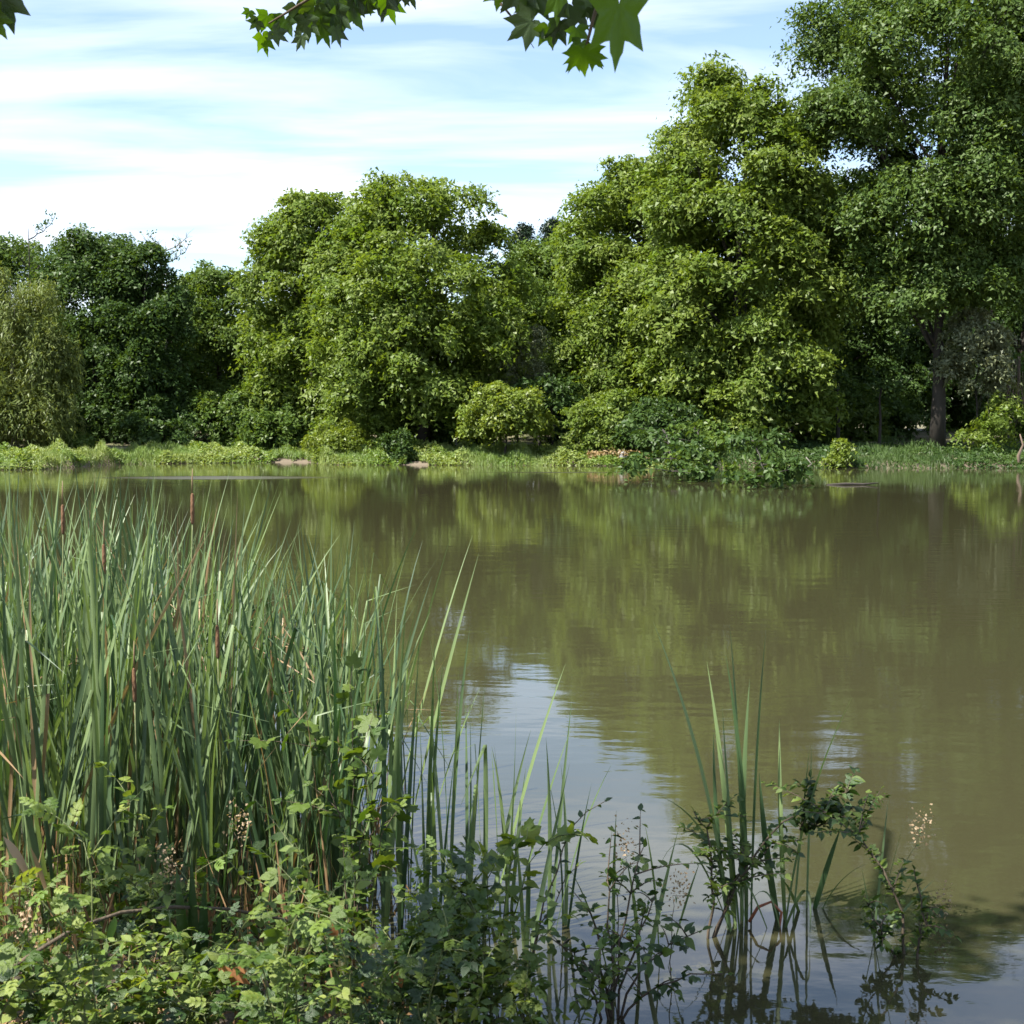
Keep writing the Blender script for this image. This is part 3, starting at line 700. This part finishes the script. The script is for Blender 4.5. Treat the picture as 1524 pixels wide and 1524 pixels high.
# shoots with flower spikes
for i, (px, py, y, lab) in enumerate([(325, 905, 6.0, 'cattail with a dark brown flower spike in the middle of the stand'), (172, 780, 6.6, 'cattail with a reddish spike high in the stand, left'),
                                  (76, 720, 6.8, 'cattail with a thin brown spike near the top left of the stand'), (262, 705, 6.5, 'cattail with a pale brown spike topping the stand'), (198, 970, 5.8, 'cattail with an orange-brown spike low in the stand')]):
    x = (px - 762) / FPX * y
    z = P(px, py + 75, y).z
    cattail(x, y, z / .8, 4, pr, lab, None, spike=.8, leaf_h=.82)
# the separate clump standing in the water at the right
def named_leaf(parent, base, tipp, bow, width, mat, seed):
    """one leaf from base to tip (parent space) with a sideways bow"""
    n = 14; e = tipp - base
    pts = bez(base, base + e * .5 + bow, tipp, n)
    V, F = [], []
    side = Vector((.82, -.57, 0)) if seed % 2 else Vector((.6, .8, 0))
    for i, p in enumerate(pts):
        t = i / (n - 1); w = width * 1.25 * (.6 + .4 * min(1, t / .3)) * (1 if t < .5 else max(.04, 1 - ((t - .5) / .5) ** 1.7)) * .5
        tan = (pts[min(i + 1, n - 1)] - pts[max(i - 1, 0)]).normalized()
        s = (side - tan * side.dot(tan)).normalized(); nn = s.cross(tan)
        V += [p - s * w, p + nn * w * .3, p + s * w]
    for i in range(n - 1):
        for k in range(2): q = i * 3 + k; F.append((q, q + 1, q + 4, q + 3))
    return link('leaf', mesh_data('cattail_leaf', [tuple(v) for v in V], F, MAT[mat]), parent)
def shoot(label, bpx, bpy_, leaves, group='cattail shoots of the small clump at the right', dry=()):
    b = on_water(bpx, bpy_); b.z = -.12
    t = empty('cattail', b, label, 'cattail', group)
    for i, (px, py, dy, bx, bz, w) in enumerate(leaves):
        tp = P(px, py, b.y + dy) - b
        named_leaf(t, Vector(((i % 3 - 1) * .02, (i % 2) * .02, 0)), tp, Vector((bx, 0, bz)), w, 'cattail_dry' if i in dry else 'cattail_leaf', i + int(bpx))
    return t
shoot('cattail shoot of the right clump with the leaf reaching farthest left', 1098, 1385, [(972, 925, -.1, .10, .1, .026), (1052, 985, .1, .03, .1, .022), (1075, 1050, 0, -.02, .1, .022), (1062, 1090, 0, -.05, .05, .02)])
shoot('tallest cattail shoot of the right clump, nearly upright', 1112, 1372, [(1086, 930, .1, .03, .1, .024), (1080, 975, -.1, .06, .1, .022), (1140, 938, .15, -.03, .1, .024), (1116, 1010, 0, -.03, .1, .022)])
shoot('cattail shoot of the right clump with a broad leaf pointing up right', 1172, 1372, [(1268, 1038, .05, -.10, .10, .026), (1160, 1070, .1, -.02, .05, .020), (1205, 1110, .1, .0, .05, .022), (1130, 1150, 0, -.03, .0, .03)])
shoot('cattail shoot of the right clump with low splayed leaves', 1206, 1352, [(1208, 1108, .1, .0, .05, .024), (1252, 1230, -.1, .0, .05, .022), (1292, 1285, 0, -.05, .12, .018), (1165, 1310, -.2, -.02, .1, .016), (1350, 1400, -.3, .0, .10, .016)])
shoot('thin cattail shoot of the right clump with leaves curling over to the left', 1100, 1375, [(978, 1300, -.1, -.06, .62, .012), (972, 1182, 0, .12, .30, .012), (1040, 1395, -.3, .12, .55, .012)])
shoot('thin cattail shoot with looping leaves beside the red stem', 1160, 1380, [(1112, 1392, -.15, -.16, .60, .012), (1205, 1400, -.2, .10, .55, .012), (1098, 1385, 0, .04, .50, .012)])
shoot('sparse rushes at the right end of the arching twig', 1300, 1400, [(1345, 1225, 0, .0, .05, .010), (1322, 1190, .1, .0, .05, .010), (1282, 1290, 0, .0, .05, .012), (1390, 1310, .1, -.02, .05, .010), (1365, 1300, .1, .02, .1, .010)])

# ------------------------------------------------------------------ near-bank plants
def leaf_shape(name, outline, mat, fold=.25, curl=.25, n=0):
    """outline: right half [(along, half width)], unit length -> folded leaf"""
    V, F = [], []
    for a, w in outline:
        z = -curl * a * a
        V += [(-w, a, z + fold * w), (0, a, z), (w, a, z + fold * w)]
    for i in range(len(outline) - 1):
        for k in range(2): q = i * 3 + k; F.append((q, q + 1, q + 4, q + 3))
    return V, F
OV = [(0, .015), (.12, .16), (.30, .27), (.5, .27), (.72, .17), (.88, .08), (1, .0)]
SER = [(0, .015), (.10, .15), (.16, .25), (.30, .28), (.36, .34), (.52, .30), (.57, .33), (.74, .20), (.78, .21), (1, .0)]
LAN = [(0, .012), (.2, .09), (.45, .12), (.75, .08), (1, 0)]
def compound(base, pairs, term, pet):
    V, F = [], []
    def put(off, ang, s):
        q = len(V); c, sn = math.cos(ang), math.sin(ang)
        for x, y, z in base[0]: V.append(((x * c + y * sn) * s + off[0], (-x * sn + y * c) * s + off[1], z * s - .12 * off[1] ** 2))
        for f in base[1]: F.append(tuple(i + q for i in f))
    for y, s, a in pairs:
        put((0, y), a, s); put((0, y), -a, s)
    put((0, term[0]), 0, term[1])
    q = len(V); w = .012
    V += [(-w, 0, 0), (w, 0, 0), (w, term[0], -.12 * term[0] ** 2), (-w, term[0], -.12 * term[0] ** 2)]; F.append((q, q + 1, q + 2, q + 3))
    return V, F
lo, ls, ll = leaf_shape('', OV, None), leaf_shape('', SER, None), leaf_shape('', LAN, None)
PIN = compound(ls, [(.30, .30, 1.15), (.52, .34, 1.0), (.74, .34, .85)], (.82, .38), 0)
TRI = compound(ls, [(.42, .52, 1.0)], (.45, .60), 0)
# palmate lobed leaf (sycamore, wild grape): fan of triangles
def palm(points, drop=.18):
    V = [(0, .12, 0)]; F = []
    for a, r in points:
        x, y = math.sin(a) * r, .12 + math.cos(a) * r
        V.append((x, y, -drop * (x * x + max(0, y) ** 2) + .03 * math.sin(a * 7)))
    for i in range(1, len(V) - 1): F.append((0, i + 1, i))
    return V, F
def sym(half): return [(-a, r) for a, r in reversed(half)] + [(a, r) for a, r in half if a > 0]
SYC = palm(sym([(0, .92), (.12, .72), (.22, .66), (.34, .52), (.52, .58), (.66, .70), (.80, .90), (.95, .66), (1.06, .60), (1.25, .47), (1.45, .55), (1.68, .74), (1.85, .52), (2.15, .40), (2.6, .26), (2.95, .10)]))
GRA = palm(sym([(0, .80), (.2, .66), (.4, .60), (.55, .52), (.75, .66), (.95, .72), (1.1, .60), (1.3, .52), (1.6, .60), (1.85, .55), (2.2, .45), (2.6, .40), (2.95, .18)]))
LEAFMESH = {}
def lm(key, shape, mat):
    LEAFMESH[key] = mesh_data('leaf', shape[0], shape[1], MAT[mat], smooth=True)
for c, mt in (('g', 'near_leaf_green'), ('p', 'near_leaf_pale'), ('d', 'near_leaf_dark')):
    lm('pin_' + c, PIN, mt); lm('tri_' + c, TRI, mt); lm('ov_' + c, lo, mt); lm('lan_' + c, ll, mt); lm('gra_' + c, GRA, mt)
lm('syc', SYC, 'sycamore_leaf'); lm('syc_shaded', SYC, 'near_leaf_dark'); lm('brown', lo, 'brown_leaf'); lm('brown_syc', SYC, 'brown_leaf')
def place_leaf(parent, p, out, up, s, key, pr, name='leaf', roll=.5, wide=1.0):
    yv = out.normalized()
    zv = (up + Vector((pr.gauss(0, roll), pr.gauss(0, roll), pr.gauss(0, roll * .6))))
    zv = (zv - yv * zv.dot(yv)).normalized(); xv = yv.cross(zv)
    Mx = Matrix(((xv.x, yv.x, zv.x, p.x), (xv.y, yv.y, zv.y, p.y), (xv.z, yv.z, zv.z, p.z), (0, 0, 0, 1))) @ Matrix.Diagonal((s * wide, s, s, 1))
    return link(name, LEAFMESH[key], parent, Mx)
UP = Vector((0, 0, 1))
def plant(name, label, base, stems, keys, lsize, spacing, pr, cat='plant', group=None, stem_mat='stem_green', r=.004, twigs=0, start=.2, seedhead=False, wobble=.02):
    """stems: list of (mid, tip) offsets from base"""
    t = empty(name, base, label, cat, group)
    def run(pts, r0, first):
        tb = Tubes().add(pts, [r0 * (1 - .7 * k / (len(pts) - 1)) for k in range(len(pts))], 5)
        so = link('stem' if first else 'twig', tb.data('stem', MAT[stem_mat]), t)
        acc, side = 0.0, 1
        tot = sum((pts[i + 1] - pts[i]).length for i in range(len(pts) - 1)); done = 0
        for i in range(len(pts) - 1):
            seg = pts[i + 1] - pts[i]; Ls = seg.length; d = seg.normalized()
            while acc < Ls:
                f = (done + acc) / tot
                if f > start or not first:
                    q = pts[i] + d * acc
                    sd = d.cross(UP); sd = sd.normalized() if sd.length > .1 else Vector((1, 0, 0))
                    w = pr.uniform(0, 6.28) if d.z > .8 else (0 if side > 0 else math.pi) + pr.gauss(0, .5)
                    o = (Matrix.Rotation(w, 3, d) @ sd) + d * pr.uniform(.2, .8) + UP * pr.uniform(-.25, .35)
                    place_leaf(so, q, o, UP, lsize * pr.uniform(.6, 1.25) * (1 - .35 * max(0, f - .6)), pr.choice(keys), pr)
                    side = -side
                acc += spacing * pr.uniform(.7, 1.3)
            acc -= Ls; done += Ls
        place_leaf(so, pts[-1], (pts[-1] - pts[-2]) + UP * .1 * Ls, UP, lsize * .8, pr.choice(keys), pr)
    for mid, tip in stems:
        pts = wob(bez(Vector((0, 0, 0)), mid, tip, 9), wobble, pr)
        run(pts, r, True)
        for _ in range(twigs):
            k = pr.randint(3, 7); q = pts[k]; ln = (tip.length) * pr.uniform(.15, .35)
            e = q + Vector((pr.uniform(-1, 1), pr.uniform(-1, 1), pr.uniform(-.1, .7))).normalized() * ln
            run(bez(q, q.lerp(e, .5) + Vector((0, 0, .03)), e, 5), r * .55, False)
    if seedhead:
        rng = np.random.default_rng(pr.randint(0, 9999)); n = 90
        tip = stems[0][1]
        pos = np.array(tip) + rng.normal(0, 1, (n, 3)) * np.array([.03, .03, .05]) + np.array([0, 0, .04])
        ln = rng.uniform(.010, .020, n)
        V, F = leaves_mesh(rng, pos, rand_dir(rng, n), rand_dir(rng, n), ln, ln * .7)
        tag(link('seed_head', mesh_data('seed_head', V, F, MAT['seed_head'], False, np.repeat(rng.random(n), 4)), t), kind='stuff')
    return t
def ground_at(px, y):
    x = (px - 762) / FPX * y
    return Vector((x, y, max(float(height(x, y)) - .02, -.1)))
pr = random.Random(33)
# tangle along the bottom left
kinds = [('bramble', ['pin_g', 'tri_g', 'pin_p'], .085, .036, 'leafy green bramble in the tangle at the bottom left', 'brambles of the bottom-left tangle'),
         ('weed', ['ov_p', 'ov_g'], .048, .026, 'pale green broad-leaved weed in the tangle at the bottom left', 'pale weeds of the bottom-left tangle'),
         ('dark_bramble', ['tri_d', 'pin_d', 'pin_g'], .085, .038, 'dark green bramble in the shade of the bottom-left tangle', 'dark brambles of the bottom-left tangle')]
k = 0
tries = 0
while k < 36 and tries < 4000:
    tries += 1
    y = pr.uniform(3.7, 5.7); px = pr.uniform(-60, 760)
    if px > 640 and y > 5.1: continue
    b = ground_at(px, y)
    top = pr.uniform(1270, 1515) - (40 if px > 400 else 0)
    z = P(px, top, y).z - b.z
    if z < .12 or z > 1.0: continue
    kd = kinds[pr.choice([0, 0, 1, 1, 1, 2])]
    st = []
    for _ in range(pr.randint(2, 3)):
        tip = Vector((pr.uniform(-.35, .35), pr.uniform(-.3, .25), z * pr.uniform(.7, 1.1)))
        st.append((Vector((tip.x * .25, tip.y * .25, z * pr.uniform(.7, 1.1))), tip))
    zone = 'at the left frame edge' if px < 110 else 'left of the dark sword-like leaves' if px < 250 else 'around the dark sword-like leaves' if px < 400 else 'around the orange-brown dead leaf' if px < 570 else 'left of the pale vine'
    plant(kd[0], kd[4].split(' in the')[0] + (' low in the front, ' if y < 4.6 else ' farther back, ') + zone, b, st, kd[1], kd[2], kd[3], pr, 'plant', kd[5], 'stem_green', .004, 2)
    k += 1
for i, (px, y, top) in enumerate([(620, 4.9, 1330), (690, 4.75, 1380), (650, 5.1, 1290), (740, 4.8, 1350), (790, 4.7, 1410), (840, 4.7, 1430), (720, 5.0, 1310), (590, 4.7, 1360)]):
    kd = kinds[(0, 1, 2, 1, 0, 1, 0, 2)[i]]; b = ground_at(px, y); z = P(px, top, y).z - b.z; st = []
    for _ in range(3):
        tip = Vector((pr.uniform(-.3, .35), pr.uniform(-.2, .2), z * pr.uniform(.75, 1.1))); st.append((Vector((tip.x * .25, tip.y * .25, z * pr.uniform(.7, 1.1))), tip))
    plant(kd[0], kd[4].split(' in the')[0] + ' at the bottom centre, left of the dark bush', b, st, kd[1], kd[2], kd[3], pr, 'plant', kd[5], 'stem_green', .004, 3)
def pl(name, label, px, y, tips, keys, ls_, sp, **kw):
    b = ground_at(px, y)
    st = []
    for (tx, ty, dy, bow) in tips:
        tip = P(tx, ty, y + dy) - b
        st.append((Vector((tip.x * .35, tip.y * .35, tip.z * bow)), tip))
    return plant(name, label, b, st, keys, ls_, sp, pr, kw.pop('cat', 'plant'), kw.pop('group', None), **kw)
pl('climbing_vine', 'dark green vine with lobed leaves climbing the cattails near the stand\'s middle', 520, 5.5, [(520, 990, .1, .8), (560, 1130, 0, .8), (470, 1100, .1, .9), (590, 1210, 0, .9)], ['gra_g', 'tri_g'], .085, .06, twigs=3, stem_mat='twig')
pl('pale_vine', 'pale green vine with big rounded leaves at the middle of the bottom edge', 730, 5.2, [(715, 1265, -.1, .9), (790, 1235, .1, .9), (680, 1300, -.1, .8), (840, 1240, .1, 1.0)], ['gra_p', 'ov_p', 'ov_g'], .075, .05, twigs=2)
pl('leafy_twig', 'thin twig with small round leaves reaching right over the water', 770, 5.15, [(900, 1195, .15, .9), (860, 1290, 0, .8)], ['ov_d', 'ov_g'], .045, .045, stem_mat='twig', r=.005)
pl('dark_bush', 'dark leafy bush standing in the water at the bottom centre', 915, 5.05, [(985, 1330, .1, .8), (860, 1330, .1, .8), (1040, 1385, 0, .9), (905, 1300, .2, .9), (800, 1390, 0, .9), (960, 1260, .2, .8), (1075, 1450, -.1, 1.0), (870, 1440, -.1, .9)], ['ov_d', 'tri_d', 'tri_g', 'ov_g'], .06, .035, stem_mat='twig', r=.007, twigs=4, start=.35, cat='bush')
pl('bright_weed', 'bright yellow-green weed lit by the sun at the lower left', 200, 4.3, [(200, 1385, .1, .9), (250, 1420, -.1, .9), (150, 1440, 0, .9), (225, 1470, -.2, .9)], ['tri_p', 'ov_p', 'lan_p'], .085, .035, twigs=2)
pl('bright_weed', 'bright leafy weed filling the bottom left corner', 30, 4.2, [(20, 1430, 0, .9), (60, 1450, 0, .9), (-10, 1480, 0, .9)], ['ov_p', 'tri_p'], .075, .035, twigs=2)
pl('bright_weed', 'bright sunlit bramble at the bottom edge right of the brown leaf', 660, 4.8, [(700, 1390, 0, .9), (640, 1400, 0, .9), (750, 1440, 0, .9), (690, 1465, -.1, .9), (780, 1470, -.1, 1)], ['tri_p', 'ov_p', 'tri_g'], .075, .035, twigs=3)
pl('yellow_weed', 'yellow-tipped weed standing out high in the tangle at the left', 195, 5.2, [(195, 1185, 0, .9), (230, 1215, 0, .9)], ['tri_p', 'ov_p'], .07, .04, twigs=1)
for i, (px, py, y, lab) in enumerate([(355, 1240, 5.2, 'weed with a beige seed head in the middle of the tangle'), (250, 1300, 4.9, 'weed with a pale seed head left of the dark sword-like leaves'), (40, 1390, 4.6, 'weed with a reddish-beige seed head at the left edge'),
                                      (930, 1270, 5.4, 'thin weed with a brown seed head behind the dark bush'), (1010, 1330, 5.3, 'thin weed with a dark seed head right of the dark bush')]):
    pl('seeding_weed', lab, px - 8, y, [(px, py, 0, .9)], ['lan_g'], .06, .09, seedhead=True, stem_mat='twig', r=.003)
# the twig arching over the right-hand clump
b = on_water(1052, 1395); b.z = -.1
t = plant('arching_twig', 'dark leafy twig arching over the small cattail clump at the right', b,
          [(P(1120, 1170, b.y + .1) - b, P(1260, 1215, b.y + .1) - b), (P(1075, 1250, b.y) - b, P(1030, 1205, b.y) - b), (P(1110, 1240, b.y) - b, P(1190, 1250, b.y + .1) - b)], ['ov_d', 'ov_g', 'ov_g', 'tri_g'], .050, .013, pr, 'branch', None, 'twig', .008, 6, .3)
b2 = on_water(1350, 1425); b2.z = -.1
t = plant('arching_twig', 'leafy dark twig hanging to the water at the right end of the arch', b2,
          [(P(1345, 1250, b2.y + .2) - b2, P(1225, 1215, b2.y + .25) - b2), (P(1395, 1380, b2.y) - b2, P(1365, 1290, b2.y) - b2), (P(1310, 1400, b2.y) - b2, P(1290, 1330, b2.y) - b2)], ['ov_d', 'ov_g', 'tri_g'], .048, .013, pr, 'branch', None, 'twig', .008, 6, .1)
t = plant('leafy_sprig', 'dense dark sprig of rounded leaves on top of the arching twig', P(1190, 1235, 6.1),
          [(Vector((.08, 0, .12)), Vector((.28, 0, .22))), (Vector((.02, 0, .1)), Vector((.05, .02, .26))), (Vector((.15, 0, .05)), Vector((.40, .02, .16))), (Vector((.1, 0, .05)), Vector((.30, -.05, .08)))], ['ov_d', 'tri_d', 'ov_g'], .058, .010, pr, 'branch', None, 'twig', .004, 3, .05)
for i, (px, py, bx, lab) in enumerate([(1370, 1245, 1340, 'thin weed with a pinkish seed head at the right of the clump'), (1402, 1360, 1385, 'low weed with a pinkish seed head near the right waterline')]):
    pl('seeding_weed', lab, bx, 6.0, [(px, py, 0, .9)], ['lan_g', 'lan_d'], .05, .07, seedhead=True, stem_mat='stem_green', r=.0025)
a = on_water(1112, 1400)
stick('red_stem', 'looped reddish stem at the foot of the right-hand clump', [P(1115, 1372, 6.0), P(1128, 1350, 6.0), P(1148, 1342, 6.0), P(1163, 1358, 6.0), P(1160, 1380, 6.0), P(1142, 1392, 6.0)], [.008, .008, .007, .007, .006, .005], 'stem_red', 'stem')
# long dark cane bowed over the tangle
stick('arching_cane', 'long dark thorny cane bowed across the bottom-left tangle', [P(-30, 1475, 4.1)] + [P(x_, y_, 4.1 + .15 * i) for i, (x_, y_) in enumerate([(40, 1425), (110, 1382), (180, 1358), (260, 1350), (340, 1353), (420, 1368), (490, 1392), (530, 1420)])], [.008, .008, .0075, .007, .007, .0065, .006, .005, .003], 'twig', 'cane')
stick('reddish_twig', 'pale reddish bare twig at the bottom edge left of the sunlit bramble', [P(555, 1450, 4.6), P(590, 1432, 4.65), P(625, 1422, 4.7)], [.005, .004, .002], 'bark_brown', 'twig')
# dark sword-like leaves of a young flag plant in the tangle
t = empty('iris_plant', ground_at(285, 4.6), 'dark green plant with broad sword-like leaves in the middle of the tangle', 'plant')
for i, (px, py, w) in enumerate([(262, 1290, .045), (285, 1275, .05), (305, 1310, .045), (240, 1340, .04), (330, 1345, .04)]):
    named_leaf(t, Vector(((i - 2) * .012, 0, 0)), P(px, py, 4.6) - t.location, Vector((0, -.03, .06)), w, 'near_leaf_dark', i)
# dead leaves caught in the plants
for i, (px, py, y, s, key, lab) in enumerate([(494, 1382, 4.75, .13, 'brown', 'orange-brown dead leaf caught in the tangle'), (538, 1478, 4.6, .12, 'brown', 'darker brown dead leaf near the bottom edge'), (590, 1462, 4.6, .09, 'brown', 'small curled brown leaf right of the darker one'), (345, 1462, 4.3, .09, 'brown_syc', 'crumpled reddish dead leaf low in the tangle')]):
    o = place_leaf(None, P(px, py - 20, y), Vector((.1, .05, -1)), Vector((-.3, -1, .2)), s, key, pr, 'dead_leaf', .15)
    tag(o, lab, 'leaf')
for i, (px, py, qx, qy, y, lab) in enumerate([(40, 1300, 5, 1245, 4.9, 'broad rust-coloured dead reed leaf at the left edge'), (70, 1330, 45, 1260, 4.9, 'second rust-coloured dead reed leaf, right of the broad one'), (0, 1220, 55, 1212, 5.0, 'pale dry reed leaf lying flat at the left edge'), (90, 1460, 132, 1420, 4.2, 'pale dry reed leaf pointing up right in the lower left'), (163, 1400, 172, 1365, 4.3, 'short upright cut pale reed leaf in the lower left')]):
    b = P(px, py, y)
    t = empty('dead_reed_leaf', b, lab, 'leaf')
    named_leaf(t, Vector((0, 0, 0)), P(qx, qy, y) - b, Vector((.0, 0, .02)), .03, 'cattail_dry' if i < 2 else 'cattail_leaf', i)

# ground cover and litter on the near bank (uncountable)
rng = np.random.default_rng(5)
def cover(name, label, n, mat, hmax, l0, l1, seed, up=.9):
    rng = np.random.default_rng(seed)
    x = rng.uniform(-5, 3.5, n); y = rng.uniform(1.5, 6.0, n)
    keep = y < near_y(x) + .12; x, y = x[keep], y[keep]; n = len(x)
    lump = .5 + .5 * np.sin(x * 5.3 + 2 * np.sin(y * 3)) * np.sin(y * 4.7 + x)
    z = height(x, y) + hmax * (.25 + .75 * lump) * rng.random(n) ** .7 + .005
    ln = rng.uniform(l0, l1, n)
    V, F = leaves_mesh(rng, np.stack([x, y, z], -1), unit(np.array([0, 0, up]) + rng.normal(0, .5, (n, 3))), rand_dir(rng, n), ln, ln * rng.uniform(.4, .7, n))
    tag(link(name, mesh_data(name, V, F, MAT[mat], False, np.repeat(rng.random(n), 4))), label, 'plants', kind='stuff')
cover('ground_cover', 'low leafy ground cover on the near bank', 26000, 'cover_leaf', .34, .025, .06, 6)
cover('leaf_litter', 'brown dead leaf litter on the near bank', 9000, 'litter', .10, .03, .08, 7)
rng = np.random.default_rng(8)       # dead cattail stubble between the shoots
n = 900
x = rng.uniform(-3.8, -.6, n); y = rng.uniform(4.2, 7.6, n)
ln = rng.uniform(.15, .7, n)
nrm = unit(np.stack([rng.normal(0, 1, n), rng.normal(0, 1, n) - .6, rng.normal(0, .2, n)], -1))
V, F = leaves_mesh(rng, np.stack([x, y, np.maximum(height(x, y), -.05) + ln * .4], -1), nrm, np.stack([rng.normal(0, .3, n), rng.normal(0, .3, n), np.ones(n)], -1), ln, rng.uniform(.008, .016, n))
tag(link('reed_stubble', mesh_data('reed_stubble', V, F, MAT['litter'], False, np.repeat(rng.random(n), 4))), 'dead brown reed stubble at the foot of the cattails', 'reeds', kind='stuff')

# ------------------------------------------------------------------ the near sycamore whose twigs hang into the top of the view
pr = random.Random(55)
root = Vector((-3.4, -1.6, float(height(-3.4, -1.6)) - .1))
near = empty('sycamore_tree', root, 'near sycamore whose leafy twigs hang in at the top edge', 'tree')
link('trunk', Tubes().add([Vector((0, 0, 0)), Vector((.05, 0, .5)), Vector((.1, .1, 3)), Vector((.3, .2, 6)), Vector((.5, .2, 9.5)), Vector((.6, .3, 13))], [.48, .36, .32, .27, .2, .08], 12).data('trunk', MAT['bark_grey']), near)
def limb(pts, r0, name='limb', mat='bark_grey'):
    pts = [Vector(p) - root for p in pts]
    link(name, Tubes().add(pts, [r0 * (1 - .8 * i / (len(pts) - 1)) for i in range(len(pts))], 7).data(name, MAT[mat]), near)
limb(bez(root + Vector((.3, .2, 5)), Vector((-3, 2, 6.8)), Vector((-1.2, 5.2, 5.6)), 8), .12)
limb(bez(root + Vector((.3, .2, 5.6)), Vector((-1.8, .8, 7.2)), Vector((.6, 3.4, 4.7)), 8), .12)
limb(bez(root + Vector((.3, .2, 5.2)), Vector((-3.2, 1, 6)), Vector((-2.6, 3.8, 4.9)), 8), .10)
limb(bez(Vector((-1.2, 5.2, 5.6)), P(640, -60, 6.0), P(400, 35, 6.0), 7), .022, 'twig', 'twig')
limb(bez(Vector((.6, 3.4, 4.7)), P(900, -60, 4.2), P(868, 88, 4.2), 7), .018, 'twig', 'twig')
limb(bez(Vector((.6, 3.4, 4.7)), P(800, -80, 4.4), P(745, 15, 4.5), 6), .010, 'twig', 'twig')
limb(bez(P(745, 5, 4.5), P(775, 40, 4.5), P(795, 72, 4.5), 5), .005, 'twig', 'twig')
limb(bez(Vector((-2.6, 3.8, 4.9)), P(-60, -90, 3.8), P(-20, 20, 3.8), 6), .015, 'twig', 'twig')
def hang(px, py, Y, spx, ang, tilt=.3, yaw=0.0, key='syc'):
    """leaf with its stalk at (px,py), pointing along the screen angle (0 = down), size in pixels"""
    p = P(px, py, Y) - root
    if tilt < .8 and spx < 100 and pr.random() < .6: key = 'syc_shaded'  # darker copy of the leaf stands in for leaves out of the sun
    o = Vector((math.sin(ang), tilt + .25, -math.cos(ang)))
    nz = Vector((pr.gauss(0, .2) - yaw, .85 - .3 * yaw, pr.gauss(.45, .2)))
    place_leaf(near, p, o, nz, size(spx, Y) * (.80 if spx > 100 else pr.uniform(.6, .85)), key, pr, 'leaf', .2, (.62 if spx > 100 else pr.uniform(.6, 1.05)))
for a in [(922, -8, 3.2, 128, .0, .1, .3), (868, 70, 4.1, 56, .1, .9), (880, -20, 4.2, 70, .5), (862, 78, 4.2, 44, -.7, .9), (880, 80, 4.2, 38, .9, .8),
          (770, -25, 4.4, 70, .2), (800, -20, 4.4, 72, -.3), (830, -15, 4.3, 62, .1), (850, 5, 4.3, 62, .7), (795, 28, 4.4, 60, -1.0), (815, 35, 4.4, 60, .2), (835, 30, 4.4, 50, -.4), (858, 40, 4.2, 48, .1), (866, 60, 4.2, 40, -.3), (745, -20, 4.5, 46, -.2), (805, 0, 4.5, 50, -1.2), (880, 10, 4.2, 46, 1.0),
          (400, 20, 6.0, 42, -.6), (390, 50, 6.0, 46, .1, 1.0), (405, 45, 6.0, 40, 1.0), (385, 30, 6.0, 32, -1.0), (372, 15, 6.0, 18, -.6), (425, 25, 6.0, 50, -.3), (440, 5, 6.0, 56, .2), (455, 25, 6.0, 52, .1), (470, 5, 6.0, 56, -.5), (475, 30, 6.0, 48, .4), (495, 10, 6.0, 56, .2), (500, 40, 6.0, 42, .1), (515, 0, 6.0, 56, .5), (530, -10, 6.0, 52, -.2), (545, -10, 6.0, 50, .3), (565, -15, 6.0, 50, .1), (575, -5, 6.0, 52, .3, .9), (590, -20, 6.0, 46, .7), (605, -20, 6.0, 40, .5), (450, 50, 6.0, 34, -.4), (460, -15, 6.0, 50, 0), (490, -20, 6.0, 55, 0), (520, -25, 6.0, 50, .2),
          (-5, -20, 3.8, 85, .3), (-20, 15, 3.8, 60, .6), (-15, -30, 3.8, 80, .9)]:
    hang(*a)
# its crown above the frame, which shades the near water and bank
rng = np.random.default_rng(66)
lobes = []
def shade(px, py, t, r):      # a lobe on the sun line of a spot of ground or water
    q = on_water(px, py); c = q + SUN * t
    lobes.append((np.array(c - root), (r, r, r * .6)))
for a in [(1150, 1530, 9, 1.0), (1350, 1530, 9, 1.0), (1530, 1530, 9, 1.1), (1700, 1500, 9, 1.0), (1250, 1600, 10, 1.0), (1450, 1620, 10, 1.2), (1050, 1600, 9.5, .9), (1650, 1640, 10, 1.2)]: shade(*a)
for k in range(7):
    lobes.append((np.array([pr.uniform(-3, 1.5), pr.uniform(-3.5, 0.5), pr.uniform(6.5, 13)]), (1.3, 1.3, .8)))
big = lobes; lobes = []
for a in [(80, 1530, 8, .22), (300, 1500, 8.5, .25), (420, 1460, 8, .22), (540, 1520, 9, .25), (200, 1440, 8.5, .2), (640, 1470, 9, .22), (880, 1480, 9, .4), (960, 1440, 9, .3), (790, 1530, 9, .35), (330, 1400, 8.4, .2)]: shade(*a)
V, F, T = crown(rng, big, 22, 18, .42, .16, .5, narrow=.9)
V2, F2, T2 = crown(rng, lobes, 7, 10, .14, .15, .5, narrow=.9)
V, F, T = np.concatenate([V, V2]), np.concatenate([F, F2 + len(V)]), np.concatenate([T, T2])
tag(link('crown', mesh_data('crown', V, F, MAT['sycamore_crown'], False, T), near), kind='stuff')
